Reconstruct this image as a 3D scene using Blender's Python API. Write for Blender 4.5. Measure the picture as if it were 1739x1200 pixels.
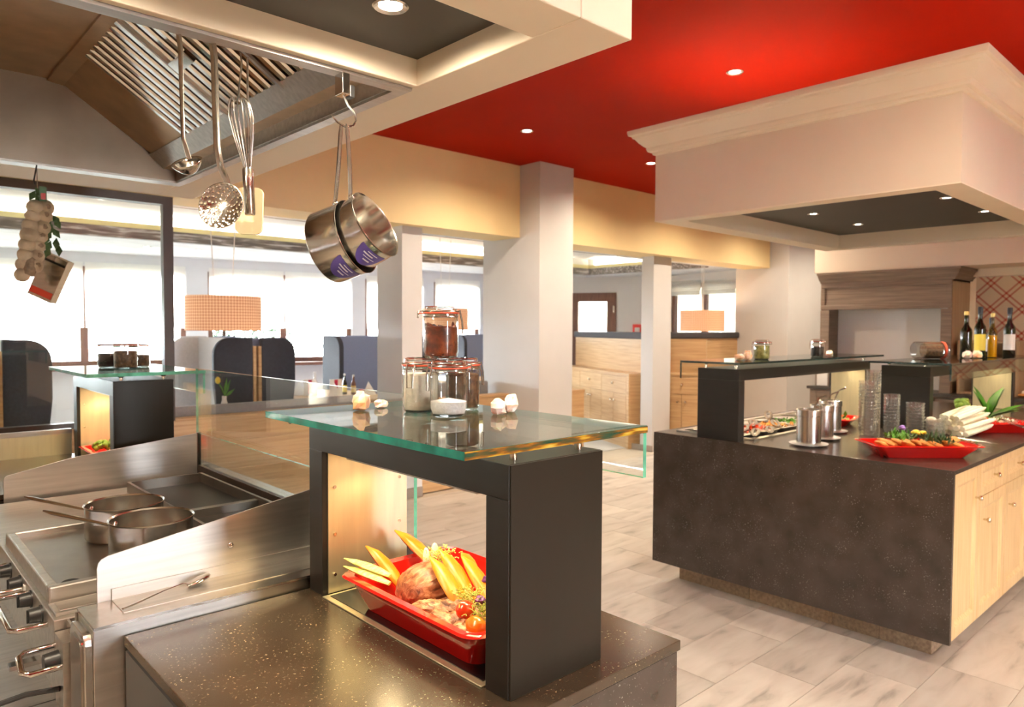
import bpy, math, random
from mathutils import Matrix, Vector
random.seed(7)
PI = math.pi
for _o in list(bpy.data.objects):
    bpy.data.objects.remove(_o)
SC = bpy.context.scene
COL = SC.collection

# ------------------------------------------------------------------ camera
cam_d = bpy.data.cameras.new('camera')
cam = bpy.data.objects.new('camera', cam_d)
COL.objects.link(cam)
SC.camera = cam
F_PX, YAW, PIT, ROLL = 1226.04, math.radians(47.267), math.radians(2.018), math.radians(0.268)
fw = Vector((math.cos(PIT)*math.cos(YAW), math.cos(PIT)*math.sin(YAW), -math.sin(PIT)))
r0 = Vector((math.sin(YAW), -math.cos(YAW), 0))
u0 = r0.cross(fw)
RR = r0*math.cos(ROLL) + u0*math.sin(ROLL)
UU = -r0*math.sin(ROLL) + u0*math.cos(ROLL)
cam.matrix_world = Matrix(((RR.x, UU.x, -fw.x, 0), (RR.y, UU.y, -fw.y, 0), (RR.z, UU.z, -fw.z, 1.52), (0, 0, 0, 1)))
cam_d.sensor_width = 36
cam_d.sensor_fit = 'HORIZONTAL'
cam_d.lens = F_PX/1739*36
cam_d.clip_start = 0.02
cam_d.dof.use_dof = True
cam_d.dof.focus_distance = 1.45
cam_d.dof.aperture_fstop = 7.0

# ------------------------------------------------------------------ world and exposure
world = bpy.data.worlds.new('sky')
SC.world = world
world.use_nodes = True
wn = world.node_tree.nodes['Background']
wn.inputs[0].default_value = (0.88, 0.94, 1.0, 1)
wn.inputs[1].default_value = 72.0
SC.view_settings.view_transform = 'Standard'
SC.view_settings.look = 'None'
SC.view_settings.gamma = 1
SC.view_settings.use_curve_mapping = False
SC.view_settings.exposure = 0.60
SC.cycles.use_denoising = True
SC.cycles.max_bounces = 9
SC.cycles.diffuse_bounces = 5
SC.cycles.transparent_max_bounces = 24
SC.cycles.sample_clamp_indirect = 6
SC.cycles.caustics_reflective = False
SC.cycles.caustics_refractive = False

def sun_portal(loc, rot, sx, sy):
    d = bpy.data.lights.new('daylight_opening', 'AREA')
    d.shape = 'RECTANGLE'; d.size = sx; d.size_y = sy
    d.cycles.is_portal = True
    o = bpy.data.objects.new('daylight_opening', d); COL.objects.link(o)
    o.location = loc; o.rotation_euler = rot
    return o
# openings of the terrace side behind the camera
for px in (1.9,):
    sun_portal((px, -4.55, 1.35), (-PI/2, 0, 0), 0.5, 2.4)
sd = bpy.data.lights.new('sun', 'SUN'); sd.energy = 3.0; sd.angle = math.radians(4); sd.color = (1.0, 0.86, 0.62)
so = bpy.data.objects.new('sun', sd); COL.objects.link(so)
so.rotation_euler = Vector((-0.30, 0.85, -0.52)).to_track_quat('-Z', 'Y').to_euler()

# ------------------------------------------------------------------ materials
MATS = {}
def _new(name):
    m = bpy.data.materials.new(name); m.use_nodes = True
    MATS[name] = m
    nt = m.node_tree
    return m, nt, nt.nodes['Principled BSDF']
def setp(b, **k):
    for kk, v in k.items():
        key = {'col': 'Base Color', 'rough': 'Roughness', 'metal': 'Metallic', 'trans': 'Transmission Weight', 'ior': 'IOR',
               'emit': 'Emission Color', 'estr': 'Emission Strength', 'coat': 'Coat Weight', 'coatr': 'Coat Roughness',
               'aniso': 'Anisotropic', 'sss': 'Subsurface Weight', 'sheen': 'Sheen Weight', 'spec': 'Specular IOR Level'}[kk]
        if kk in ('col', 'emit') and len(v) == 3: v = (*v, 1)
        b.inputs[key].default_value = v
def plain(name, col, rough=0.5, metal=0.0, var=0.08, scale=6.0, bump=0.0, stretch=None, **k):
    """colour with a fine procedural tone variation, optional stretched grain and relief"""
    m, nt, b = _new(name)
    setp(b, col=col, rough=rough, metal=metal, **k)
    tc = nt.nodes.new('ShaderNodeTexCoord'); mp = nt.nodes.new('ShaderNodeMapping')
    nt.links.new(tc.outputs['Object'], mp.inputs[0])
    if stretch: mp.inputs['Scale'].default_value = stretch
    nz = nt.nodes.new('ShaderNodeTexNoise'); nz.inputs['Scale'].default_value = scale; nz.inputs['Detail'].default_value = 5
    nt.links.new(mp.outputs[0], nz.inputs['Vector'])
    rp = nt.nodes.new('ShaderNodeValToRGB')
    c = Vector(col[:3])
    lo, hi = c*(1-var), c*(1+var)
    rp.color_ramp.elements[0].position = 0.3; rp.color_ramp.elements[1].position = 0.7
    rp.color_ramp.elements[0].color = (*lo, 1); rp.color_ramp.elements[1].color = (*[min(1, x) for x in hi], 1)
    nt.links.new(nz.outputs['Fac'], rp.inputs[0]); nt.links.new(rp.outputs[0], b.inputs['Base Color'])
    if bump:
        bp = nt.nodes.new('ShaderNodeBump'); bp.inputs['Strength'].default_value = bump; bp.inputs['Distance'].default_value = 0.004
        nt.links.new(nz.outputs['Fac'], bp.inputs['Height']); nt.links.new(bp.outputs[0], b.inputs['Normal'])
    return m
def ramp3(name, stops, scale, rough, stretch=(1, 1, 1), metal=0, bump=0, detail=6, dist=0.0, rnd=0.0, coat=0.0, **k):
    m, nt, b = _new(name)
    setp(b, rough=rough, metal=metal, coat=coat, **k)
    tc = nt.nodes.new('ShaderNodeTexCoord'); mp = nt.nodes.new('ShaderNodeMapping')
    nt.links.new(tc.outputs['Object'], mp.inputs[0]); mp.inputs['Scale'].default_value = stretch
    nz = nt.nodes.new('ShaderNodeTexNoise'); nz.inputs['Scale'].default_value = scale; nz.inputs['Detail'].default_value = detail
    nz.inputs['Distortion'].default_value = dist
    if rnd:
        oi = nt.nodes.new('ShaderNodeObjectInfo'); ad = nt.nodes.new('ShaderNodeVectorMath'); ad.operation = 'MULTIPLY_ADD'
        ad.inputs[1].default_value = (37, 17, 5)
        nt.links.new(oi.outputs['Random'], ad.inputs[0]); nt.links.new(mp.outputs[0], ad.inputs[2])
        nt.links.new(ad.outputs[0], nz.inputs['Vector'])
    else:
        nt.links.new(mp.outputs[0], nz.inputs['Vector'])
    rp = nt.nodes.new('ShaderNodeValToRGB'); cr = rp.color_ramp
    while len(cr.elements) < len(stops): cr.elements.new(0.5)
    for e, (p, c) in zip(cr.elements, stops): e.position = p; e.color = (*c, 1)
    nt.links.new(nz.outputs['Fac'], rp.inputs[0])
    out = rp.outputs[0]
    if rnd:
        hs = nt.nodes.new('ShaderNodeHueSaturation')
        mr = nt.nodes.new('ShaderNodeMapRange'); mr.inputs['To Min'].default_value = 1-rnd; mr.inputs['To Max'].default_value = 1+rnd
        nt.links.new(oi.outputs['Random'], mr.inputs[0]); nt.links.new(mr.outputs[0], hs.inputs['Value']); nt.links.new(out, hs.inputs['Color'])
        out = hs.outputs[0]
    nt.links.new(out, b.inputs['Base Color'])
    if bump:
        bp = nt.nodes.new('ShaderNodeBump'); bp.inputs['Strength'].default_value = bump; bp.inputs['Distance'].default_value = 0.003
        nt.links.new(nz.outputs['Fac'], bp.inputs['Height']); nt.links.new(bp.outputs[0], b.inputs['Normal'])
    return m
def granite(name, base, fleck, rough):
    m, nt, b = _new(name); setp(b, rough=rough, spec=0.5)
    tc = nt.nodes.new('ShaderNodeTexCoord')
    n1 = nt.nodes.new('ShaderNodeTexNoise'); n1.inputs['Scale'].default_value = 9; n1.inputs['Detail'].default_value = 8
    v = nt.nodes.new('ShaderNodeTexNoise'); v.inputs['Scale'].default_value = 170; v.inputs['Detail'].default_value = 3
    v2 = nt.nodes.new('ShaderNodeTexNoise'); v2.inputs['Scale'].default_value = 13; v2.inputs['Detail'].default_value = 3
    for n in (n1, v, v2): nt.links.new(tc.outputs['Object'], n.inputs['Vector'])
    r1 = nt.nodes.new('ShaderNodeValToRGB')
    r1.color_ramp.elements[0].position = .3; r1.color_ramp.elements[1].position = .75
    r1.color_ramp.elements[0].color = (*[x*.72 for x in base], 1); r1.color_ramp.elements[1].color = (*[x*1.3 for x in base], 1)
    r2 = nt.nodes.new('ShaderNodeValToRGB'); r2.color_ramp.elements[0].position = .635; r2.color_ramp.elements[1].position = .70
    r3 = nt.nodes.new('ShaderNodeValToRGB'); r3.color_ramp.elements[0].position = .42; r3.color_ramp.elements[1].position = .68
    mul = nt.nodes.new('ShaderNodeMath'); mul.operation = 'MULTIPLY'
    mx = nt.nodes.new('ShaderNodeMix'); mx.data_type = 'RGBA'; mx.inputs[7].default_value = (*fleck, 1)
    nt.links.new(n1.outputs['Fac'], r1.inputs[0]); nt.links.new(v.outputs['Fac'], r2.inputs[0]); nt.links.new(v2.outputs['Fac'], r3.inputs[0])
    nt.links.new(r2.outputs[0], mul.inputs[0]); nt.links.new(r3.outputs[0], mul.inputs[1])
    nt.links.new(mul.outputs[0], mx.inputs[0]); nt.links.new(r1.outputs[0], mx.inputs[6]); nt.links.new(mx.outputs[2], b.inputs['Base Color'])
    return m
def thin_glass(name, tint=(0.97, 0.99, 0.98), base=0.07, rough=0.0, power=4.0, haze=0.0):
    m, nt, b = _new(name); nt.nodes.remove(b)
    out = nt.nodes['Material Output']
    tr = nt.nodes.new('ShaderNodeBsdfTransparent'); tr.inputs[0].default_value = (*tint, 1)
    gl = nt.nodes.new('ShaderNodeBsdfGlossy'); gl.inputs['Roughness'].default_value = rough
    lw = nt.nodes.new('ShaderNodeLayerWeight'); lw.inputs[0].default_value = 0.5
    pw = nt.nodes.new('ShaderNodeMath'); pw.operation = 'POWER'; pw.inputs[1].default_value = power
    ma = nt.nodes.new('ShaderNodeMath'); ma.operation = 'MULTIPLY_ADD'; ma.inputs[1].default_value = 0.85; ma.inputs[2].default_value = base
    mx = nt.nodes.new('ShaderNodeMixShader')
    nt.links.new(lw.outputs['Facing'], pw.inputs[0]); nt.links.new(pw.outputs[0], ma.inputs[0]); nt.links.new(ma.outputs[0], mx.inputs[0])
    nt.links.new(tr.outputs[0], mx.inputs[1]); nt.links.new(gl.outputs[0], mx.inputs[2])
    if haze:
        df = nt.nodes.new('ShaderNodeBsdfDiffuse'); df.inputs[0].default_value = (.85, .84, .82, 1)
        m2 = nt.nodes.new('ShaderNodeMixShader'); m2.inputs[0].default_value = haze
        nt.links.new(mx.outputs[0], m2.inputs[1]); nt.links.new(df.outputs[0], m2.inputs[2]); nt.links.new(m2.outputs[0], out.inputs[0])
    else:
        nt.links.new(mx.outputs[0], out.inputs[0])
    return m
def emis(name, col, s):
    m, nt, b = _new(name); setp(b, col=(0.8, 0.8, 0.8), emit=col, estr=s); return m
def fabric(name, col, trans=0.5):
    m, nt, b = _new(name); nt.nodes.remove(b)
    out = nt.nodes['Material Output']
    df = nt.nodes.new('ShaderNodeBsdfDiffuse'); tl = nt.nodes.new('ShaderNodeBsdfTranslucent'); mx = nt.nodes.new('ShaderNodeMixShader')
    wv = nt.nodes.new('ShaderNodeTexNoise'); wv.inputs['Scale'].default_value = 30
    tc = nt.nodes.new('ShaderNodeTexCoord'); nt.links.new(tc.outputs['Object'], wv.inputs['Vector'])
    rp = nt.nodes.new('ShaderNodeValToRGB'); rp.color_ramp.elements[0].color = (*[c*.93 for c in col], 1); rp.color_ramp.elements[1].color = (*col, 1)
    nt.links.new(wv.outputs['Fac'], rp.inputs[0])
    for n in (df, tl): nt.links.new(rp.outputs[0], n.inputs[0])
    mx.inputs[0].default_value = trans
    nt.links.new(df.outputs[0], mx.inputs[1]); nt.links.new(tl.outputs[0], mx.inputs[2]); nt.links.new(mx.outputs[0], out.inputs[0])
    return m
def checked(name, c0, c1, scale, trans=0.5, diag=False, emit=0.0):
    """two crossing line sets woven into a cloth or wallpaper"""
    m, nt, b = _new(name)
    tc = nt.nodes.new('ShaderNodeTexCoord'); sp = nt.nodes.new('ShaderNodeSeparateXYZ')
    nt.links.new(tc.outputs['UV'], sp.inputs[0])
    def math_(op, a, bb=None, c=None):
        n = nt.nodes.new('ShaderNodeMath'); n.operation = op
        for i, x in enumerate((a, bb, c)):
            if x is None: continue
            if isinstance(x, (int, float)): n.inputs[i].default_value = x
            else: nt.links.new(x, n.inputs[i])
        return n.outputs[0]
    def line(v, s, lo, hi):
        f = math_('FRACT', math_('MULTIPLY', v, s))
        return math_('MULTIPLY', math_('GREATER_THAN', f, lo), math_('LESS_THAN', f, hi))
    if diag:
        u = math_('ADD', sp.outputs[0], sp.outputs[1]); v = math_('SUBTRACT', sp.outputs[0], sp.outputs[1])
        a = math_('MAXIMUM', line(u, scale, .06, .15), line(u, scale, .28, .37))
        c = math_('MAXIMUM', line(v, scale, .06, .15), line(v, scale, .28, .37))
        fac = math_('MINIMUM', math_('ADD', math_('MULTIPLY', a, .68), math_('MULTIPLY', c, .68)), 1.0)
    else:
        a = line(sp.outputs[0], scale, 0, .35); c = line(sp.outputs[1], scale, 0, .35)
        fac = math_('ADD', math_('MULTIPLY', a, .5), math_('MULTIPLY', c, .5))
    mx = nt.nodes.new('ShaderNodeMix'); mx.data_type = 'RGBA'
    mx.inputs[6].default_value = (*c0, 1); mx.inputs[7].default_value = (*c1, 1)
    nt.links.new(fac, mx.inputs[0]); nt.links.new(mx.outputs[2], b.inputs['Base Color'])
    setp(b, rough=0.8)
    if emit:
        nt.links.new(mx.outputs[2], b.inputs['Emission Color']); setp(b, estr=emit)
    return m

plain('red_paint', (0.33, 0.009, 0.0012), 0.6, var=0.03, scale=3, spec=0.04)
plain('peach_paint', (0.86, 0.69, 0.37), 0.6, var=0.02, scale=4)
plain('canopy_paint', (0.82, 0.71, 0.57), 0.6, var=0.02, scale=4)
plain('pillar_paint', (0.60, 0.60, 0.61), 0.6, var=0.02, scale=4)
plain('cream_paint', (0.90, 0.80, 0.64), 0.55, var=0.02, scale=4)
plain('white_paint', (0.82, 0.80, 0.77), 0.6, var=0.02, scale=3)
plain('grey_wall', (0.74, 0.74, 0.75), 0.7, var=0.02)
plain('black_panel', (0.045, 0.038, 0.030), 0.5, var=0.1, scale=5)
plain('dark_metal', (0.019, 0.016, 0.0135), 0.34, 0.0, var=0.12, scale=8, stretch=(1, 1, 6), spec=0.35)
plain('bronze_panel', (0.020, 0.0155, 0.011), 0.30, 0.0, var=0.15, scale=5, stretch=(1, 1, .3), spec=0.15)
plain('steel', (0.53, 0.50, 0.46), 0.36, 1.0, var=0.12, scale=70, stretch=(.06, 1, 1), bump=0.05)
plain('steel_v', (0.58, 0.55, 0.51), 0.25, 1.0, var=0.08, scale=60, stretch=(1, 1, .08), bump=0.03)
plain('steel_dark', (0.30, 0.27, 0.235), 0.33, 1.0, var=0.1, scale=12, bump=0.02)
plain('hood_steel_reflect', (0.56, 0.40, 0.25), 0.40, 1.0, var=0.12, scale=10, bump=0.02)  # stainless; the warm reflection of the counters is put into its colour
plain('hood_end_dim', (0.15, 0.115, 0.085), 0.42, 1.0, var=0.2, scale=4, bump=0.02)  # darker copy of the hood steel; the end wall's dimness sits in its colour
plain('steel_lamp_tint', (0.70, 0.64, 0.45), 0.50, 1.0, var=0.06, scale=50, stretch=(1, 1, .1))  # stainless with the yellow of the heat lamp light put into its colour
plain('chrome', (0.72, 0.70, 0.67), 0.10, 1.0, var=0.04, scale=30)
plain('pan_steel', (0.60, 0.57, 0.52), 0.17, 1.0, var=0.10, scale=90, stretch=(.05, .05, 1), bump=0.02)
plain('pot_dark', (0.52, 0.48, 0.43), 0.22, 1.0, var=0.10, scale=40)
plain('black_plastic', (0.018, 0.018, 0.018), 0.4, var=0.1)
plain('rubber', (0.02, 0.02, 0.02), 0.6, var=0.1)
plain('black_glass', (0.006, 0.006, 0.007), 0.05, var=0.1, spec=0.8)
plain('grey_panel', (0.07, 0.068, 0.066), 0.45, var=0.06)
granite('granite', (0.050, 0.034, 0.021), (0.50, 0.38, 0.22), 0.25)
granite('granite_front', (0.048, 0.036, 0.029), (0.28, 0.25, 0.22), 0.24)
ramp3('tile_stone', [(.27, (.26, .24, .215)), (.40, (.43, .40, .365)), (.55, (.49, .462, .425)), (.75, (.535, .51, .475))], 3.2, 0.42, stretch=(1.0, 4.0, 1), bump=0.05, detail=12, dist=0.5, rnd=0.11)
plain('dining_floor', (0.56, 0.55, 0.54), 0.5, var=0.06, scale=4)
plain('grout', (0.50, 0.44, 0.36), 0.8, var=0.06, scale=20)
ramp3('plinth_stone', [(.3, (.20, .14, .09)), (.6, (.34, .25, .16)), (.8, (.42, .32, .21))], 60, 0.5, rnd=0.15)
ramp3('oak', [(.25, (.40, .235, .105)), (.5, (.52, .33, .165)), (.75, (.60, .40, .21))], 7, 0.45, stretch=(.35, .35, 9), detail=5, rnd=0.04)
ramp3('oak_v', [(.25, (.52, .33, .14)), (.5, (.66, .46, .23)), (.75, (.72, .54, .30))], 9, 0.4, stretch=(9, 9, .35), detail=5, rnd=0.04)
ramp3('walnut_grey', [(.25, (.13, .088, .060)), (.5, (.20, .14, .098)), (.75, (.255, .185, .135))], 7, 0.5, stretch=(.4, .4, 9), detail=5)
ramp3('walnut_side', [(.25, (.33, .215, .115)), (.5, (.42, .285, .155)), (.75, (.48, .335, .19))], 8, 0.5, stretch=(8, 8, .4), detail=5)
ramp3('brown_frame', [(.3, (.11, .045, .028)), (.7, (.19, .085, .05))], 8, 0.4, stretch=(6, 6, .5))
ramp3('old_beam', [(.40, (.10, .085, .075)), (.55, (.22, .19, .17)), (.62, (.50, .48, .47))], 7, 0.7, stretch=(.5, 6, 6), detail=8, dist=.4)
ramp3('white_beam', [(.33, (.16, .15, .15)), (.42, (.72, .72, .73)), (.7, (.84, .84, .85))], 6, 0.7, stretch=(.45, 7, 7), detail=9, dist=.6)
ramp3('white_plank', [(.35, (.55, .56, .58)), (.5, (.80, .81, .83)), (.8, (.86, .87, .88))], 5, 0.7, stretch=(.5, 6, 6), detail=8)
plain('cove_led_glow', (0.78, 0.70, 0.36), 0.6, var=0.05)  # yellow LED glow of the cove put into the strip's colour
plain('glass_edge', (0.008, 0.16, 0.13), 0.08, var=0.35, scale=25, spec=0.9)
plain('glass_edge_light', (0.10, 0.40, 0.27), 0.08, var=0.35, scale=25, spec=0.9)
plain('glass_edge_dark', (0.012, 0.028, 0.026), 0.12, var=0.3, scale=25, spec=0.9)
ramp3('glass_edge_amber', [(.36, (.01, .06, .035)), (.45, (.07, .06, .02)), (.53, (.22, .085, .012)), (.60, (.40, .25, .02)), (.70, (.52, .40, .08))], 14, 0.1, stretch=(1, 1, 9), detail=3, spec=0.9)
plain('frame_bronze', (0.060, 0.040, 0.030), 0.4, var=0.1)
thin_glass('glass_clear', base=0.045)
thin_glass('glass_shelf', tint=(0.86, 0.95, 0.92), base=0.10)
thin_glass('glass_jar', tint=(0.93, 0.95, 0.94), base=0.07, power=2.2)
thin_glass('glass_rim', tint=(0.72, 0.78, 0.76), base=0.30, power=1.5)
thin_glass('glass_bowl', tint=(0.975, 0.975, 0.97), base=0.10, rough=0.03, haze=0.03)
thin_glass('glass_green', tint=(0.10, 0.16, 0.03), base=0.09)
thin_glass('glass_oil', tint=(0.75, 0.62, 0.25), base=0.09)
plain('red_dish', (0.62, 0.012, 0.008), 0.13, var=0.04, coat=0.6, coatr=0.05)
plain('gasket', (0.62, 0.085, 0.035), 0.5, var=0.15, scale=30)
plain('wire', (0.55, 0.53, 0.50), 0.22, 1.0, var=0.1)
ramp3('salt_rock', [(.3, (.86, .42, .16)), (.5, (.90, .64, .44)), (.72, (.92, .80, .68))], 24, 0.3, bump=0.4, sss=0.3)
ramp3('salt_rock_pale', [(.3, (.82, .60, .47)), (.6, (.87, .77, .70)), (.8, (.90, .84, .80))], 24, 0.3, bump=0.4, sss=0.3)
ramp3('chili', [(.35, (.035, .006, .002)), (.55, (.13, .022, .006)), (.75, (.30, .075, .016))], 45, 0.3, rnd=.3)
plain('white_grain', (0.78, 0.72, 0.60), 0.8, var=0.06, scale=120, bump=0.3)
plain('salt', (0.86, 0.84, 0.81), 0.7, var=0.08, scale=160, bump=0.5)
ramp3('spice_brown', [(.35, (.05, .022, .010)), (.6, (.15, .075, .03)), (.8, (.28, .16, .07))], 90, 0.7, bump=0.5)
ramp3('pickle', [(.35, (.16, .17, .03)), (.6, (.40, .36, .10)), (.8, (.62, .56, .22))], 50, 0.4)
plain('black_spice', (0.018, 0.012, 0.010), 0.7, var=0.4, scale=120, bump=0.5)
ramp3('meat', [(.32, (.10, .026, .010)), (.46, (.27, .085, .035)), (.58, (.40, .16, .075)), (.72, (.56, .30, .16))], 26, 0.38, stretch=(1, 3.2, 2.4), bump=1.0, detail=10, dist=.6)
ramp3('meat_slice', [(.33, (.09, .028, .010)), (.47, (.28, .11, .045)), (.6, (.45, .23, .11)), (.75, (.62, .40, .22))], 34, 0.42, stretch=(4, 1.2, 4), bump=1.0, detail=10, dist=.5, rnd=.15)
ramp3('squash', [(.3, (.52, .13, .006)), (.6, (.68, .25, .010)), (.8, (.76, .36, .03))], 12, 0.35, sss=0.15)
ramp3('tomato', [(.3, (.62, .035, .008)), (.8, (.78, .08, .015))], 6, 0.15, coat=0.5)
ramp3('pepper_orange', [(.3, (.75, .12, .01)), (.8, (.86, .30, .02))], 8, 0.2, coat=0.4)
ramp3('celery', [(.3, (.56, .60, .08)), (.6, (.78, .76, .28)), (.8, (.84, .84, .52))], 30, 0.4, stretch=(1, 8, 8))
ramp3('herb', [(.3, (.22, .30, .03)), (.6, (.45, .48, .09)), (.8, (.66, .62, .24))], 40, 0.5)
ramp3('leaf', [(.3, (.045, .16, .015)), (.7, (.13, .34, .035))], 14, 0.4, rnd=.12)
ramp3('leaf_dark', [(.3, (.02, .055, .012)), (.7, (.06, .12, .03))], 14, 0.5, rnd=.12)
ramp3('hedge_leaf', [(.3, (.010, .024, .008)), (.7, (.022, .045, .016))], 8, 0.6, rnd=.1)
ramp3('asparagus', [(.3, (.80, .74, .50)), (.7, (.87, .84, .68))], 20, 0.45, stretch=(1, 6, 6))
ramp3('fritter', [(.3, (.42, .15, .02)), (.6, (.64, .28, .05)), (.8, (.76, .42, .11))], 35, 0.6, bump=0.6, rnd=.1)
ramp3('broccoli', [(.3, (.10, .20, .02)), (.6, (.24, .34, .04)), (.8, (.48, .52, .08))], 40, 0.6, bump=1.0)
plain('violet', (0.30, 0.16, 0.50), 0.6)
plain('purple_leaf', (0.13, 0.02, 0.16), 0.5)
plain('petal_yellow', (0.82, 0.58, 0.02), 0.5)
plain('onion', (0.82, 0.74, 0.60), 0.35, var=0.15, scale=30)
plain('garlic', (0.50, 0.38, 0.24), 0.5, var=0.22, scale=22, bump=0.3)
plain('garlic_root', (0.25, 0.17, 0.10), 0.8, var=0.3, scale=60)
plain('wood_pale', (0.70, 0.53, 0.29), 0.5, var=0.08, scale=5, stretch=(1, 1, .2))
plain('silicone_cream', (0.72, 0.58, 0.34), 0.45, var=0.05)
plain('purple_label', (0.075, 0.045, 0.20), 0.35, var=0.1)
plain('label_white', (0.80, 0.78, 0.74), 0.5)
plain('label_yellow', (0.70, 0.56, 0.08), 0.5)
plain('label_red', (0.60, 0.05, 0.02), 0.4)
plain('foil_gold', (0.72, 0.55, 0.20), 0.3, 0.7)
plain('cap_black', (0.012, 0.012, 0.014), 0.35)
plain('porcelain', (0.82, 0.81, 0.79), 0.12, var=0.01, coat=0.5)
plain('booth_dark', (0.030, 0.032, 0.045), 0.75, var=0.15, scale=50)
plain('booth_blue', (0.24, 0.28, 0.42), 0.85, var=0.06, scale=60)
plain('booth_grey', (0.60, 0.60, 0.62), 0.85, var=0.05, scale=60)
plain('cushion_dark', (0.045, 0.042, 0.048), 0.8, var=0.1, scale=60)
plain('bench_grey', (0.22, 0.21, 0.21), 0.85, var=0.08, scale=60)
plain('napkin', (0.84, 0.83, 0.80), 0.8)
plain('napkin_red', (0.45, 0.02, 0.07), 0.8)
plain('brass_knob', (0.80, 0.72, 0.58), 0.22, 1.0)
plain('baseboard', (0.30, 0.26, 0.23), 0.5, var=0.08)
plain('red_box', (0.62, 0.05, 0.04), 0.4)
plain('lamp_ring', (0.80, 0.76, 0.70), 0.25, 0.9)
fabric('blind_cloth', (0.93, 0.93, 0.90), 0.75)
checked('shade_check', (0.80, 0.50, 0.29), (0.50, 0.16, 0.07), 16.0, emit=0.30)
checked('plaid_paper', (0.76, 0.62, 0.42), (0.46, 0.045, 0.012), 3.76, diag=True)
checked('gingham', (0.85, 0.80, 0.78), (0.42, 0.04, 0.06), 10.0)
emis('bulb', (1.0, 0.93, 0.80), 30.0)
emis('bulb_cool', (1.0, 0.98, 0.95), 12.0)
emis('heat_bulb', (1.0, 0.78, 0.45), 9.0)

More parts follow.
